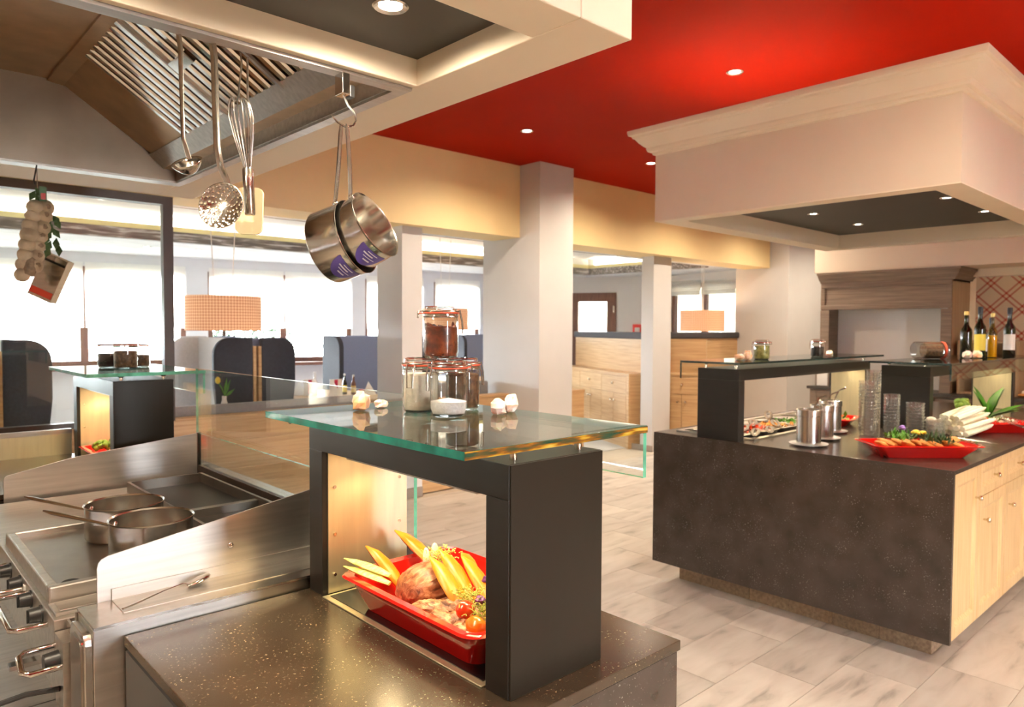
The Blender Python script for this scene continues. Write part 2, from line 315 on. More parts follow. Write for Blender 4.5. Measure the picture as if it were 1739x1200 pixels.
# ------------------------------------------------------------------ mesh helpers
class M:
    def __init__(s): s.v = []; s.f = []; s.mi = []; s.uv = None
    def add(s, v, f, mi=0):
        o = len(s.v); s.v += [tuple(p) for p in v]
        s.f += [tuple(i+o for i in q) for q in f]; s.mi += [mi]*len(f) if isinstance(mi, int) else list(mi)
        return s
    def box(s, x0, x1, y0, y1, z0, z1, mi=0):
        v = [(x, y, z) for z in (z0, z1) for y in (y0, y1) for x in (x0, x1)]
        return s.add(v, [(0, 2, 3, 1), (4, 5, 7, 6), (0, 1, 5, 4), (2, 6, 7, 3), (0, 4, 6, 2), (1, 3, 7, 5)], mi)
    def pane(s, x0, x1, y0, y1, z0, z1):
        d = (x1-x0, y1-y0, z1-z0); k = d.index(min(d))
        big = {2: (0, 1), 1: (2, 3), 0: (4, 5)}[k]
        return s.box(x0, x1, y0, y1, z0, z1, [0 if i in big else 1 for i in range(6)])
    def obox(s, c, dx, dy, l, w, z0, z1, mi=0):
        """box from corner c along unit dir (dx,dy) by l and to its right normal by w"""
        nx, ny = dy, -dx
        p = [(c[0]+dx*a+nx*b, c[1]+dy*a+ny*b) for a, b in ((0, 0), (l, 0), (l, w), (0, w))]
        return s.prism(p, z0, z1, mi)
    def prism(s, poly, z0, z1, mi=0, axis='z'):
        n = len(poly)
        def P(p, h):
            return {'z': (p[0], p[1], h), 'y': (p[0], h, p[1]), 'x': (h, p[0], p[1])}[axis]
        v = [P(p, z0) for p in poly] + [P(p, z1) for p in poly]
        f = [tuple(range(n))[::-1], tuple(range(n, 2*n))] + [(i, (i+1) % n, n+(i+1) % n, n+i) for i in range(n)]
        return s.add(v, f, mi)
    def lathe(s, prof, c=(0, 0, 0), n=24, mi=0, sx=1, sy=1):
        """profile of (r,z) revolved about z; r=0 ends close"""
        o = len(s.v)
        for r, z in prof:
            for i in range(n):
                a = 2*PI*i/n
                s.v.append((c[0]+r*sx*math.cos(a), c[1]+r*sy*math.sin(a), c[2]+z))
        for j in range(len(prof)-1):
            for i in range(n):
                a, b = o+j*n+i, o+j*n+(i+1) % n
                s.f.append((a, b, b+n, a+n)); s.mi.append(mi)
        return s
    def cyl(s, c, r, h, n=16, axis='z', mi=0, r2=None):
        r2 = r if r2 is None else r2
        t = M().lathe([(0.0001, 0), (r, 0), (r2, h), (0.0001, h)], n=n)
        def A(p):
            x, y, z = p
            return {'z': (c[0]+x, c[1]+y, c[2]+z), 'x': (c[0]+z, c[1]+x, c[2]+y), 'y': (c[0]+x, c[1]+z, c[2]-y)}[axis]
        return s.add([A(p) for p in t.v], t.f, mi)
    def tube(s, pts, r, n=8, mi=0, flat=None, close=True):
        pts = [Vector(p) for p in pts]; rs = r if isinstance(r, (list, tuple)) else [r]*len(pts)
        o = len(s.v); up = None
        for i, p in enumerate(pts):
            d = (pts[min(i+1, len(pts)-1)] - pts[max(i-1, 0)])
            if d.length < 1e-9: d = Vector((0, 0, 1))
            d.normalize()
            if up is None:
                up = Vector((0, 0, 1)) if abs(d.z) < .9 else Vector((1, 0, 0))
            a = d.cross(up)
            if a.length < 1e-6: a = d.orthogonal()
            a.normalize(); b = a.cross(d).normalized(); up = b
            fl = flat if flat else 1.0
            for k in range(n):
                t = 2*PI*k/n
                s.v.append(tuple(p + a*(math.cos(t)*rs[i]) + b*(math.sin(t)*rs[i]*fl)))
        for i in range(len(pts)-1):
            for k in range(n):
                q, w = o+i*n+k, o+i*n+(k+1) % n
                s.f.append((q, w, w+n, q+n)); s.mi.append(mi)
        if close:
            s.f.append(tuple(range(o, o+n))[::-1]); s.mi.append(mi)
            e = o+(len(pts)-1)*n; s.f.append(tuple(range(e, e+n))); s.mi.append(mi)
        return s
    def blob(s, c, r, n=12, m=8, jit=0.0, seed=1, mi=0):
        rr = random.Random(seed); r = r if isinstance(r, (tuple, list)) else (r, r, r)
        o = len(s.v)
        s.v.append((c[0], c[1], c[2]-r[2]))
        for j in range(1, m):
            ph = -PI/2 + PI*j/m
            for i in range(n):
                a = 2*PI*i/n; k = 1+rr.uniform(-jit, jit)
                s.v.append((c[0]+r[0]*k*math.cos(ph)*math.cos(a), c[1]+r[1]*k*math.cos(ph)*math.sin(a), c[2]+r[2]*k*math.sin(ph)))
        s.v.append((c[0], c[1], c[2]+r[2])); top = len(s.v)-1
        for i in range(n):
            s.f.append((o, o+1+(i+1) % n, o+1+i)); s.mi.append(mi)
            for j in range(m-2):
                a, b = o+1+j*n+i, o+1+j*n+(i+1) % n
                s.f.append((a, b, b+n, a+n)); s.mi.append(mi)
            a = o+1+(m-2)*n
            s.f.append((a+i, a+(i+1) % n, top)); s.mi.append(mi)
        return s
    def xf(s, mat):
        s.v = [tuple(mat @ Vector(p)) for p in s.v]; return s
    def join(s, o):
        return s.add(o.v, o.f, o.mi)

MW = {}
def tag(o, label, cat, group=None, kind=None):
    if label: o['label'] = label
    if cat: o['category'] = cat
    if group: o['group'] = group
    if kind: o['kind'] = kind
    return o
def thing(name, label, cat, loc=(0, 0, 0), group=None, kind=None):
    o = bpy.data.objects.new(name, None); COL.objects.link(o)
    o.location = loc; o.empty_display_size = .05
    MW[o] = Matrix.Translation(loc)
    return tag(o, label, cat, group, kind)
def obj(name, m, mat, parent=None, smooth=False, bevel=0.0, label=None, cat=None, group=None, kind=None, auto=40):
    me = bpy.data.meshes.new(name); me.from_pydata(m.v, [], m.f)
    mats = mat if isinstance(mat, (list, tuple)) else [mat]
    for k in mats: me.materials.append(MATS[k])
    if len(mats) > 1: me.polygons.foreach_set('material_index', m.mi)
    if m.uv:
        ul = me.uv_layers.new(name='UV')
        for lp in me.loops: ul.data[lp.index].uv = m.uv(Vector(m.v[lp.vertex_index]))
    me.update(); 
    if smooth:
        me.shade_smooth()
        try: me.set_sharp_from_angle(angle=math.radians(auto))
        except Exception: pass
    o = bpy.data.objects.new(name, me); COL.objects.link(o)
    if bevel:
        b = o.modifiers.new('soft_edge', 'BEVEL'); b.width = bevel; b.segments = 2; b.limit_method = 'ANGLE'
    MW[o] = Matrix.Identity(4)
    if parent is not None:
        o.parent = parent; o.matrix_parent_inverse = MW[parent].inverted()
    return tag(o, label, cat, group, kind)
def struct(name, m, mat, parent=None, smooth=False, label=None, bevel=0.0):
    return obj(name, m, mat, parent, smooth=smooth, label=label, kind=None if parent else 'structure', bevel=bevel)
def dup(root, loc, rotz=0.0, label=None, scale=None, rot=None):
    r = root.copy(); COL.objects.link(r); r.location = loc
    r.rotation_euler = rot if rot else (0, 0, rotz)
    if scale: r.scale = scale if isinstance(scale, tuple) else (scale,)*3
    if label: r['label'] = label
    for ch in list(root.children):
        c = ch.copy(); COL.objects.link(c); c.parent = r
        for g in ch.children:
            d = g.copy(); COL.objects.link(d); d.parent = c
    return r
def spot(parent, loc, target, energy, size, blend=0.6, col=(1.0, 0.80, 0.55), radius=0.03):
    d = bpy.data.lights.new('lamp_light', 'SPOT'); d.energy = energy; d.spot_size = math.radians(size); d.spot_blend = blend
    d.color = col; d.shadow_soft_size = radius
    o = bpy.data.objects.new('lamp_light', d); COL.objects.link(o)
    o.location = loc; o.rotation_euler = (Vector(target)-Vector(loc)).to_track_quat('-Z', 'Y').to_euler()
    if parent is not None:
        mw = o.matrix_basis.copy(); o.parent = parent; o.matrix_parent_inverse = MW[parent].inverted()
    return o

# ================================================================== SETTING
# ---- floor: grout bed and stone tiles laid in half bond (0.6 x 0.3 m)
floor = struct('floor', M().box(-4, 13, -5, 16, -0.06, -0.004), 'grout', label='pale stone tile floor laid in half bond')
def in_view(x, y, z, mg=0.12):
    d = Vector((x, y, z-1.52)); k = d.dot(fw)
    if k < .2: return False
    px = 869.5+F_PX*d.dot(RR)/k; py = 600-F_PX*d.dot(UU)/k
    return -1739*mg < px < 1739*(1+mg) and -1200*mg < py < 1200*(1+mg)
tile_me = None
TL, TW = 0.6, 0.3
n_t = 0
for j in range(-4, 15):
    y0 = 1.04 + TW*j
    off = 0.0 if j % 2 else 0.3
    for i in range(-2, 14):
        x0 = 0.016 + TL*i + off
        if x0 > 7.9 or y0 > 5.2 or x0+TL < 1.15: continue
        if not (in_view(x0+.3, y0+.15, 0) or in_view(x0+.05, y0+.02, 0) or in_view(x0+.55, y0+.28, 0)): continue
        if 3.74 < x0 and x0+TL < 5.7 and 1.13 < y0 and y0+TW < 2.45: continue
        if x0 > 3.7 and 2.0 < y0 and x0 > 4.4 and y0 < 2.5: continue
        if tile_me is None:
            t = obj('tile', M().box(0.0015, TL-0.0015, 0.0015, TW-0.0015, -0.02, 0), 'tile_stone', floor); tile_me = t.data
        else:
            t = bpy.data.objects.new('tile', tile_me); COL.objects.link(t)
            t.parent = floor
        t.location = (x0, y0, random.uniform(-.0004, .0004)); n_t += 1
print('tiles', n_t)

struct('floor_dining', M().box(-4, 12.6, 5.75, 11.8, -.004, .002), 'dining_floor', label='unseen dining room floor, kept pale to bounce daylight')  # out-of-sight slab added to bounce window light up to the ceiling
# ---- shell of the kitchen hall
ceil = struct('ceiling', M().box(-4, 13, -5, 5.3, 3.11, 3.25), 'red_paint', label='glossy red painted ceiling')
struct('wall_dining', M().box(-4, 9.9, 5.2, 5.6, 2.41, 3.11), 'peach_paint', label='peach bulkhead above the dining openings')
struct('wall_behind', M().box(-4.15, -4, -5, 16, 0, 3.25), 'cream_paint')
tw = M().box(-4, 13, -4.75, -4.6, 2.62, 3.11)
for x0, x1 in ((-4, 1.65), (2.15, 13)): tw.box(x0, x1, -4.75, -4.6, 0, 2.62)
struct('wall_terrace', tw, 'cream_paint')
struct('wall_end', M().box(13, 13.15, -5, 16, 0, 3.25), 'cream_paint')
struct('pillar', M().box(4.90, 5.37, 4.92, 5.75, 0, 3.11), 'pillar_paint', label='wide square pillar between the dining openings')
struct('pillar', M().box(3.585, 3.80, 5.30, 5.70, 0, 2.52), 'pillar_paint', label='slim pillar beside the wood clad low wall')
struct('pillar', M().box(7.29, 7.66, 5.34, 5.52, 0, 2.52), 'pillar_paint', label='slim pillar between the two sideboards')
struct('pillar', M().box(9.92, 13, 4.92, 5.75, 0, 3.11), 'pillar_paint', label='wide wall pier left of the dresser')
bb = M().box(3.575, 3.585, 5.29, 5.70, 0, .09).box(3.575, 3.80, 5.29, 5.30, 0, .09)
struct('baseboard_pillar', bb, 'baseboard')
struct('baseboard_sideboard', M().box(7.28, 7.29, 5.33, 5.70, 0, .075), 'baseboard')

# ---- wood clad low wall towards the dining room, in horizontal boards
lw = struct('wall_low', M().box(-4, 4.90, 5.375, 5.47, 0, .80), 'oak', label='oak clad low wall in front of the dining room')
for k in range(5):
    z0 = .012+.166*k
    for xa, xb in ((-.2, 1.45), (1.45, 3.58), (3.805, 4.895)):
        obj('board', M().box(xa+.001, xb-.001, 5.352, 5.378, z0, z0+.1645), 'oak', lw)
obj('cap_rail', M().box(-4, 4.90, 5.345, 5.48, .842, .862), 'oak', lw)

# ---- bronze framed glazing above the low wall at the left
wf = thing('window_1', None, None, (1.65, 5.3, .86), kind='structure'); wf['label'] = 'bronze framed glass screen above the low wall'
obj('post', M().box(1.617, 1.682, 5.28, 5.34, .862, 2.41), 'frame_bronze', wf)
obj('top_rail', M().box(-4, 1.617, 5.28, 5.34, 2.355, 2.41), 'frame_bronze', wf)
obj('bottom_rail', M().box(-4, 1.617, 5.28, 5.34, .862, .90), 'frame_bronze', wf)
obj('post', M().box(-.7, -.64, 5.28, 5.34, .90, 2.355), 'frame_bronze', wf)
obj('pane', M().box(-.64, 1.617, 5.305, 5.315, .90, 2.355), 'glass_clear', wf)

# ---- dining room ceiling: lowered border, raised tray, old beams
nb = thing('ceiling_dining', None, None, (0, 5.6, 2.5), kind='structure'); nb['label'] = 'whitewashed boarded ceiling of the dining room'
for k in range(3):
    obj('board', M().box(-4, 11.4, 5.60+.225*k+.002, 5.60+.225*(k+1)-.002, 2.5+random.uniform(0, .004), 2.56), 'white_beam', nb)
for k in range(7):
    obj('board', M().box(-4, 11.4, 8.78+.36*k+.002, 8.78+.36*(k+1)-.002, 2.5, 2.56), 'white_plank', nb)
for k in range(4):
    obj('board', M().box(10.0+.36*k, 10.0+.36*(k+1)-.004, 6.28, 8.78, 2.5, 2.56), 'white_plank', nb)
obj('tray', M().box(-4, 11.4, 5.9, 9.0, 2.78, 2.84), 'white_paint', nb)
obj('roof', M().box(-4, 13, 5.6, 12.0, 2.84, 3.0), 'white_paint', nb)
for nm, b in (('tray_beam', (-4, 10.0, 8.70, 8.78, 2.485, 2.60)), ('tray_beam', (9.92, 10.0, 6.28, 8.70, 2.485, 2.60)), ('tray_beam', (-4, 9.92, 6.275, 6.33, 2.505, 2.60))):
    obj(nm, M().box(*b), 'old_beam', nb)
obj('cove_strip', M().box(-4, 10.0, 8.72, 8.80, 2.60, 2.66), 'cove_led_glow', nb)
obj('cove_strip', M().box(9.94, 10.02, 6.28, 8.72, 2.60, 2.66), 'cove_led_glow', nb)
for yy, xx, ly, lx in ((8.79, 3.0, .05, 13.0), (7.5, 10.01, 2.3, .05)):
    ld = bpy.data.lights.new('cove_light', 'AREA'); ld.shape = 'RECTANGLE'; ld.size = lx; ld.size_y = ly; ld.energy = 60 if lx > 1 else 14; ld.color = (1, .95, .85)
    lo = bpy.data.objects.new('cove_light', ld); COL.objects.link(lo); lo.location = (xx, yy, 2.668); lo.rotation_euler = (PI, 0, 0)
    lo.parent = nb; lo.matrix_parent_inverse = MW[nb].inverted()
obj('tray_edge', M().box(-4, 10.1, 8.80, 8.86, 2.56, 2.80).box(10.02, 10.1, 6.2, 8.86, 2.56, 2.80).box(-4, 10.1, 6.2, 6.275, 2.56, 2.80), 'white_paint', nb)

# ---- dining room outer walls with windows, blinds and a glazed door
def seg_wall(name, p, q, s0, s1, ops, mat, z1=2.86, th=.2):
    """wall from p towards q with rectangular openings (s,s,z,z)"""
    e = (Vector(q)-Vector(p)); e.normalize()
    m = M()
    def piece(a, b, za, zb):
        if b-a < 1e-4 or zb-za < 1e-4: return
        c = (p[0]+e.x*b, p[1]+e.y*b)
        m.obox(c, -e.x, -e.y, b-a, th, za, zb)
    cur = s0
    for a, b, za, zb in ops:
        piece(cur, a, 0, z1); piece(a, b, 0, za); piece(a, b, zb, z1); cur = b
    piece(cur, s1, 0, z1)
    return struct(name, m, mat), e
WP, WQ = (3.403, 10.772), (8.736, 10.048)
wins = [(-5.2, -2.62, .98, 2.32), (-2.33, .19, .98, 2.32), (.48, 2.69, .98, 2.32), (2.92, 4.0, .98, 2.32), (4.2, 5.15, .98, 2.32)]
_, E1 = seg_wall('wall_windows', WP, WQ, -7.2, 5.40, wins, 'grey_wall')
def window(n, p, e, a, b, za, zb, mull, blind_z, label, folds=3):
    w = thing('window_%d' % n, None, None, (p[0]+e.x*(a+b)/2, p[1]+e.y*(a+b)/2, za), kind='structure'); w['label'] = label
    nx, ny = -e.y, e.x       # outwards
    if ny < 0 and nx < 0: nx, ny = -nx, -ny
    def bar(u0, u1, z0, z1, d0, d1, m):
        c = [(p[0]+e.x*u+nx*d, p[1]+e.y*u+ny*d) for u, d in ((u0, d0), (u1, d0), (u1, d1), (u0, d1))]
        return m.prism(c, z0, z1)
    f = .075
    obj('frame', bar(a, b, za, za+f, .05, .12, bar(a, b, zb-f, zb, .05, .12, bar(a, a+f, za+f, zb-f, .05, .12, bar(b-f, b, za+f, zb-f, .05, .12, M())))), 'brown_frame', w)
    cuts = [a] + [a+(b-a)*k/(mull+1) for k in range(1, mull+1)] + [b]
    for c in cuts[1:-1]: obj('mullion', bar(c-.05, c+.05, za+f, zb-f, .05, .12, M()), 'brown_frame', w)
    for u0, u1 in zip(cuts, cuts[1:]):
        obj('pane', bar(u0+f, u1-f, za+f, zb-f, .08, .086, M()), 'glass_clear', w)
        # roman blind: cloth with horizontal folds gathered at its hem
        if blind_z < zb:
            m = M(); prof = [(zb+.05, -.02)]
            nst = 5
            for k in range(1, nst):
                prof.append((zb+.05-(zb-blind_z-.05)*k/nst, -.02-.004*(k % 2)))
            for k in range(folds*2+1): prof.append((blind_z+.08-.08*k/(folds*2), -.02-(.035 if k % 2 else .01)))
            v = []; fc = []
            for z, d in prof:
                for u in (u0+.012, u1-.012): v.append((p[0]+e.x*u+nx*d, p[1]+e.y*u+ny*d, z))
            for k in range(len(prof)-1): fc.append((2*k, 2*k+1, 2*k+3, 2*k+2))
            obj('blind', M().add(v, fc), 'blind_cloth', w)
    obj('sill', bar(a-.03, b+.03, za-.05, za, -.12, .05, M()), 'brown_frame', w)
    cx, cy = p[0]+e.x*(a+b)/2+nx*.25, p[1]+e.y*(a+b)/2+ny*.25
    pr = sun_portal((cx, cy, (za+zb)/2), Vector((-nx, -ny, 0)).to_track_quat('-Z', 'Y').to_euler(), b-a, zb-za)
    return w
wl = ['wide dining window hidden at far left behind the glass screen', 'dining window with full blinds behind the glass screen',
      'dining window behind the checked pendant lamp, hedge outside', 'narrow dining window beside the slim pillar', 'dining window left of the wide pillar']
for k, (o, l) in enumerate(zip(wins, wl)): window(2+k, WP, E1, *o, 1 if o[1]-o[0] > 1.3 else 0, 1.50, l)
seg_wall('wall_corner', (8.736, 10.048), (10.336, 9.481), 0, 1.70, [], 'white_paint')
DP, DQ = (10.336, 9.481), (10.929, 8.397)
_, E2 = seg_wall('wall_door', DP, DQ, 0, 1.80, [(.0, .86, 0, 2.2)], 'white_paint')
d = thing('door_1', None, None, (10.6, 9.0, 0), kind='structure'); d['label'] = 'dark brown framed glazed terrace door'
def dbar(u0, u1, z0, z1, d0, d1):
    nx, ny = -E2.y, E2.x
    if nx < 0: nx, ny = -nx, -ny
    return M().prism([(DP[0]+E2.x*u+nx*q, DP[1]+E2.y*u+ny*q) for u, q in ((u0, d0), (u1, d0), (u1, d1), (u0, d1))], z0, z1)
obj('frame', dbar(.68, .86, 0, 2.2, -.02, .08).join(dbar(0, .68, 2.03, 2.2, -.02, .08)).join(dbar(0, .12, 0, 2.03, -.02, .08)).join(dbar(.12, .68, 0, .25, -.02, .08)), 'brown_frame', d)
obj('pane', dbar(.12, .68, .25, 2.03, .02, .03), 'glass_clear', d)
obj('hinge', dbar(.80, .83, 1.82, 1.95, -.035, -.02), 'lamp_ring', d)
RP, RQ = (11.19, 7.905), (10.83, 5.70)
seg_wall('wall_corner', (10.929, 8.397), (11.19, 7.905), .0, .56, [], 'white_paint')
_, E3 = seg_wall('wall_right', RP, RQ, 0, 2.3, [(.10, 1.62, .95, 2.33)], 'white_paint')
window(7, RP, Vector((E3.x, E3.y)), .10, 1.62, .95, 2.33, 1, 2.12, 'right hand dining window with raised blind behind the lamp')
struct('ground', M().box(-20, 40, 12.5, 60, -.1, -.02).box(13.2, 40, -20, 12.5, -.1, -.02).box(-20, 13.2, -40, -5.2, -.1, -.02), 'tile_stone', label='pale paved terrace outside')

# ---- wall with dresser niche, plaid paper
struct('wall_dresser', M().box(7.90, 9.0, -4.6, 3.62, 2.14, 3.11), 'canopy_paint', label='peach bulkhead above the dresser')
pw = M().box(8.52, 9.0, -4.6, 2.22, 0, 2.14)
pw.uv = lambda p: (p.y*.98, p.z)
struct('wall_plaid', pw, 'plaid_paper', label='cream wall paper with diagonal red plaid lines')
struct('trim_1', M().box(8.40, 8.52, -4.6, 2.22, 2.06, 2.14), 'cream_paint', label='cream cornice above the plaid wall')

# ================================================================== recessed lamps
def downlight(x, y, z, r, label, energy, group, size=120, col=(1.0, .80, .55), mat='bulb', tilt=None):
    t = thing('recessed_spotlight', label, 'ceiling light', (x, y, z), group)
    obj('ring', M().lathe([(r*.62, .004), (r*.66, -.002), (r*.9, -.006), (r, -.003), (r, .004)], (x, y, z), 28), 'lamp_ring', t, smooth=True)
    obj('lens', M().lathe([(.0001, -.001), (r*.62, -.001), (r*.63, .003)], (x, y, z), 28), mat, t, smooth=True)
    if energy: spot(t, (x, y, z-.012), tilt or (x, y, 0), energy, size, .9, col, r*.6)
    return t
g = 'recessed spotlights in the red ceiling'
W = (1.0, .82, .60)
downlight(4.08, 2.395, 3.11, .052, 'largest recessed spotlight in the red ceiling, nearest the crown moulding', 135, g, 156, W)
downlight(4.075, 4.245, 3.11, .052, 'recessed spotlight in the red ceiling above the wide pillar', 135, g, 156, W)
downlight(5.73, 4.246, 3.11, .052, 'recessed spotlight half hidden by the corner of the hanging canopy', 135, g, 156, W)
for x, y in ((2.4, .4), (4.08, -1.5), (0.6, -.9), (2.4, -1.2), (7.4, 4.246), (9.1, 4.246), (10.6, 3.9), (6.6, -.6)):  # out-of-view spots kept for their light; the last but one is added for the pier
    downlight(x, y, 3.11, .052, 'recessed spotlight of the red ceiling that the picture does not show', 135, g, 156, W)
g = 'spotlights under the hanging canopy'
for (x, y), l in zip(((4.575, 2.113), (5.249, 2.102), (4.55, 1.343), (5.233, 1.33)),
                     ('leftmost of four spotlights in the dark canopy panel', 'lower middle spotlight in the dark canopy panel',
                      'upper right spotlight in the dark canopy panel', 'rightmost spotlight in the dark canopy panel')):
    downlight(x, y, 2.262, .036, l, 34, g, 130, W)
g = 'small spotlights in the dining ceiling'
for k, (x, y) in enumerate(((2.75, 9.6), (3.35, 9.55), (4.7, 9.5), (6.7, 9.4), (6.2, 6.0), (7.2, 6.1), (1.9, 9.65))):
    downlight(x, y, 2.5, .05, 'small spotlight in the whitewashed dining room ceiling', 16, g, 150, (1, .98, .96), mat='bulb_cool')

# ================================================================== NEAR CANOPY WITH EXTRACTOR HOOD
cn = thing('hood_canopy', 'cream plastered canopy framing the steel extractor hood at the upper left', 'canopy', (0, 2.4, 2.157))
ZB = 2.157
obj('outer_beam', M().box(1.124, 1.292, 1.012, 3.76, ZB, 2.62), 'cream_paint', cn, bevel=.003)
obj('outer_beam', M().box(-1.6, 1.124, 1.012, 1.156, ZB, 2.62), 'cream_paint', cn, bevel=.003)
obj('outer_beam', M().box(-1.6, 1.124, 3.432, 3.76, ZB, 2.62), 'cream_paint', cn, bevel=.003)
obj('inner_beam', M().box(-1.6, 1.124, 1.590, 1.614, ZB, 2.60), 'cream_paint', cn, bevel=.003)
obj('dark_panel', M().box(-1.6, 1.124, 1.156, 1.590, 2.226, 2.24), 'black_panel', cn)
obj('top_cover', M().box(-1.6, 1.292, 1.012, 3.76, 2.60, 2.62).box(-1.4, 1.0, 1.3, 3.5, 2.62, 3.11), 'cream_paint', cn)
downlight(.894, 1.366, 2.226, .040, 'large recessed spotlight in the dark panel at the top edge of the picture', 42, None, 176, W)
for x in (.25, -.4, -1.05):  # extra lamps added out of view to brighten the near counter
    downlight(x, 1.366, 2.226, .040, 'added spotlight in the dark hood panel, out of view, for more light', 42, 'added spotlights in the dark hood panel', 176, W)

hd = thing('extractor_hood', 'brushed steel extractor hood with baffle filters above the cooking range', 'extractor hood', (0, 2.5, 2.16))
obj('lip', M().box(-1.6, 1.124, 1.614, 1.655, 2.150, 2.158), 'steel', hd)
obj('lip', M().box(1.088, 1.124, 1.655, 3.432, 2.150, 2.158), 'steel', hd)
obj('lip', M().box(-1.6, 1.088, 3.375, 3.432, 2.150, 2.158), 'steel', hd)
obj('rim', M().box(-1.6, 1.088, 3.360, 3.375, 2.150, 2.215).box(1.083, 1.088, 1.66, 3.36, 2.158, 2.215).box(-1.6, 1.088, 1.655, 1.66, 2.158, 2.30), 'steel', hd)
obj('gutter', M().box(1.030, 1.083, 1.66, 3.36, 2.205, 2.215), 'hood_steel_reflect', hd)
obj('gutter_slope', M().prism([(1.03, 2.205), (1.03, 2.215), (.98, 2.262), (.972, 2.255)], 1.66, 3.36, axis='y'), 'steel', hd)
# sloping back of the filter bank, flat top and end wall
SX0, SZ0, SX1, SZ1 = .985, 2.258, .640, 2.487
obj('slope_panel', M().prism([(SX0, SZ0+.012), (SX0, SZ0+.03), (SX1, SZ1+.03), (SX1, SZ1+.012)], 1.66, 3.36, axis='y'), 'hood_steel_reflect', hd)
obj('blank_panel', M().prism([(SX0, SZ0-.002), (SX0, SZ0+.012), (SX1, SZ1+.012), (SX1, SZ1-.002)], 2.93, 3.345, axis='y'), 'hood_steel_reflect', hd)
obj('top_panel', M().box(-.30, .640, 1.66, 3.345, 2.487, 2.50), 'hood_steel_reflect', hd)
obj('top_panel', M().box(-1.6, -.304, 1.66, 3.345, 2.487, 2.50), 'hood_steel_reflect', hd)
obj('ridge_strip', M().prism([(.655, 2.470), (.66, 2.482), (.60, 2.4865), (.60, 2.478)], 1.66, 3.345, axis='y'), 'hood_steel_reflect', hd)
obj('end_wall', M().prism([(3.36, 2.158), (3.375, 2.158), (3.350, 2.50), (3.335, 2.50)], -1.6, 1.083, axis='x'), 'hood_end_dim', hd)
# baffle slats running down the slope
sl = Vector((SX0-SX1, 0, SZ0-SZ1)); L_ = sl.length; sl.normalize()
nrm = Vector((sl.z, 0, -sl.x))          # pointing down and inwards
if nrm.z > 0: nrm = -nrm
slat_me = None
npitch = 24
for k in range(npitch):
    y = 1.685 + k*(2.91-1.685)/(npitch-1)
    if slat_me is None:
        m = M(); hw = .0165
        prof = [(-hw, 0), (-hw, .010), (-hw*.6, .016), (hw*.6, .016), (hw, .010), (hw, 0)]
        a = Vector((SX1, 0, SZ1+.004)) + sl*.012; b = Vector((SX0, 0, SZ0+.004)) - sl*.006
        v = [tuple(p + Vector((0, u, 0)) + nrm*h) for p in (a, b) for u, h in prof]
        n = len(prof)
        m.add(v, [(i, (i+1) % n, n+(i+1) % n, n+i) for i in range(n)] + [tuple(range(n))[::-1], tuple(range(n, 2*n))])
        s = obj('baffle_slat', m, 'chrome', hd, smooth=True, auto=25); slat_me = s.data
    else:
        s = bpy.data.objects.new('baffle_slat', slat_me); COL.objects.link(s); s.parent = hd; s.matrix_parent_inverse = MW[hd].inverted()
    s.location = (0, y, 0)
mid = (Vector((SX1, 0, SZ1))+Vector((SX0, 0, SZ0)))/2 + nrm*.02
obj('filter_handle', M().box(-.02, .02, 2.36, 2.50, 0, .012).xf(Matrix.Translation(mid) @ Matrix.Rotation(math.atan2(SZ1-SZ0, SX0-SX1), 4, 'Y')), 'chrome', hd)
for yy in (2.50, 2.09):
    obj('filter_frame', M().prism([(SX1, SZ1-.024), (SX1, SZ1-.012), (SX0, SZ0-.012), (SX0, SZ0-.024)], yy-.006, yy+.006, axis='y'), 'steel', hd)

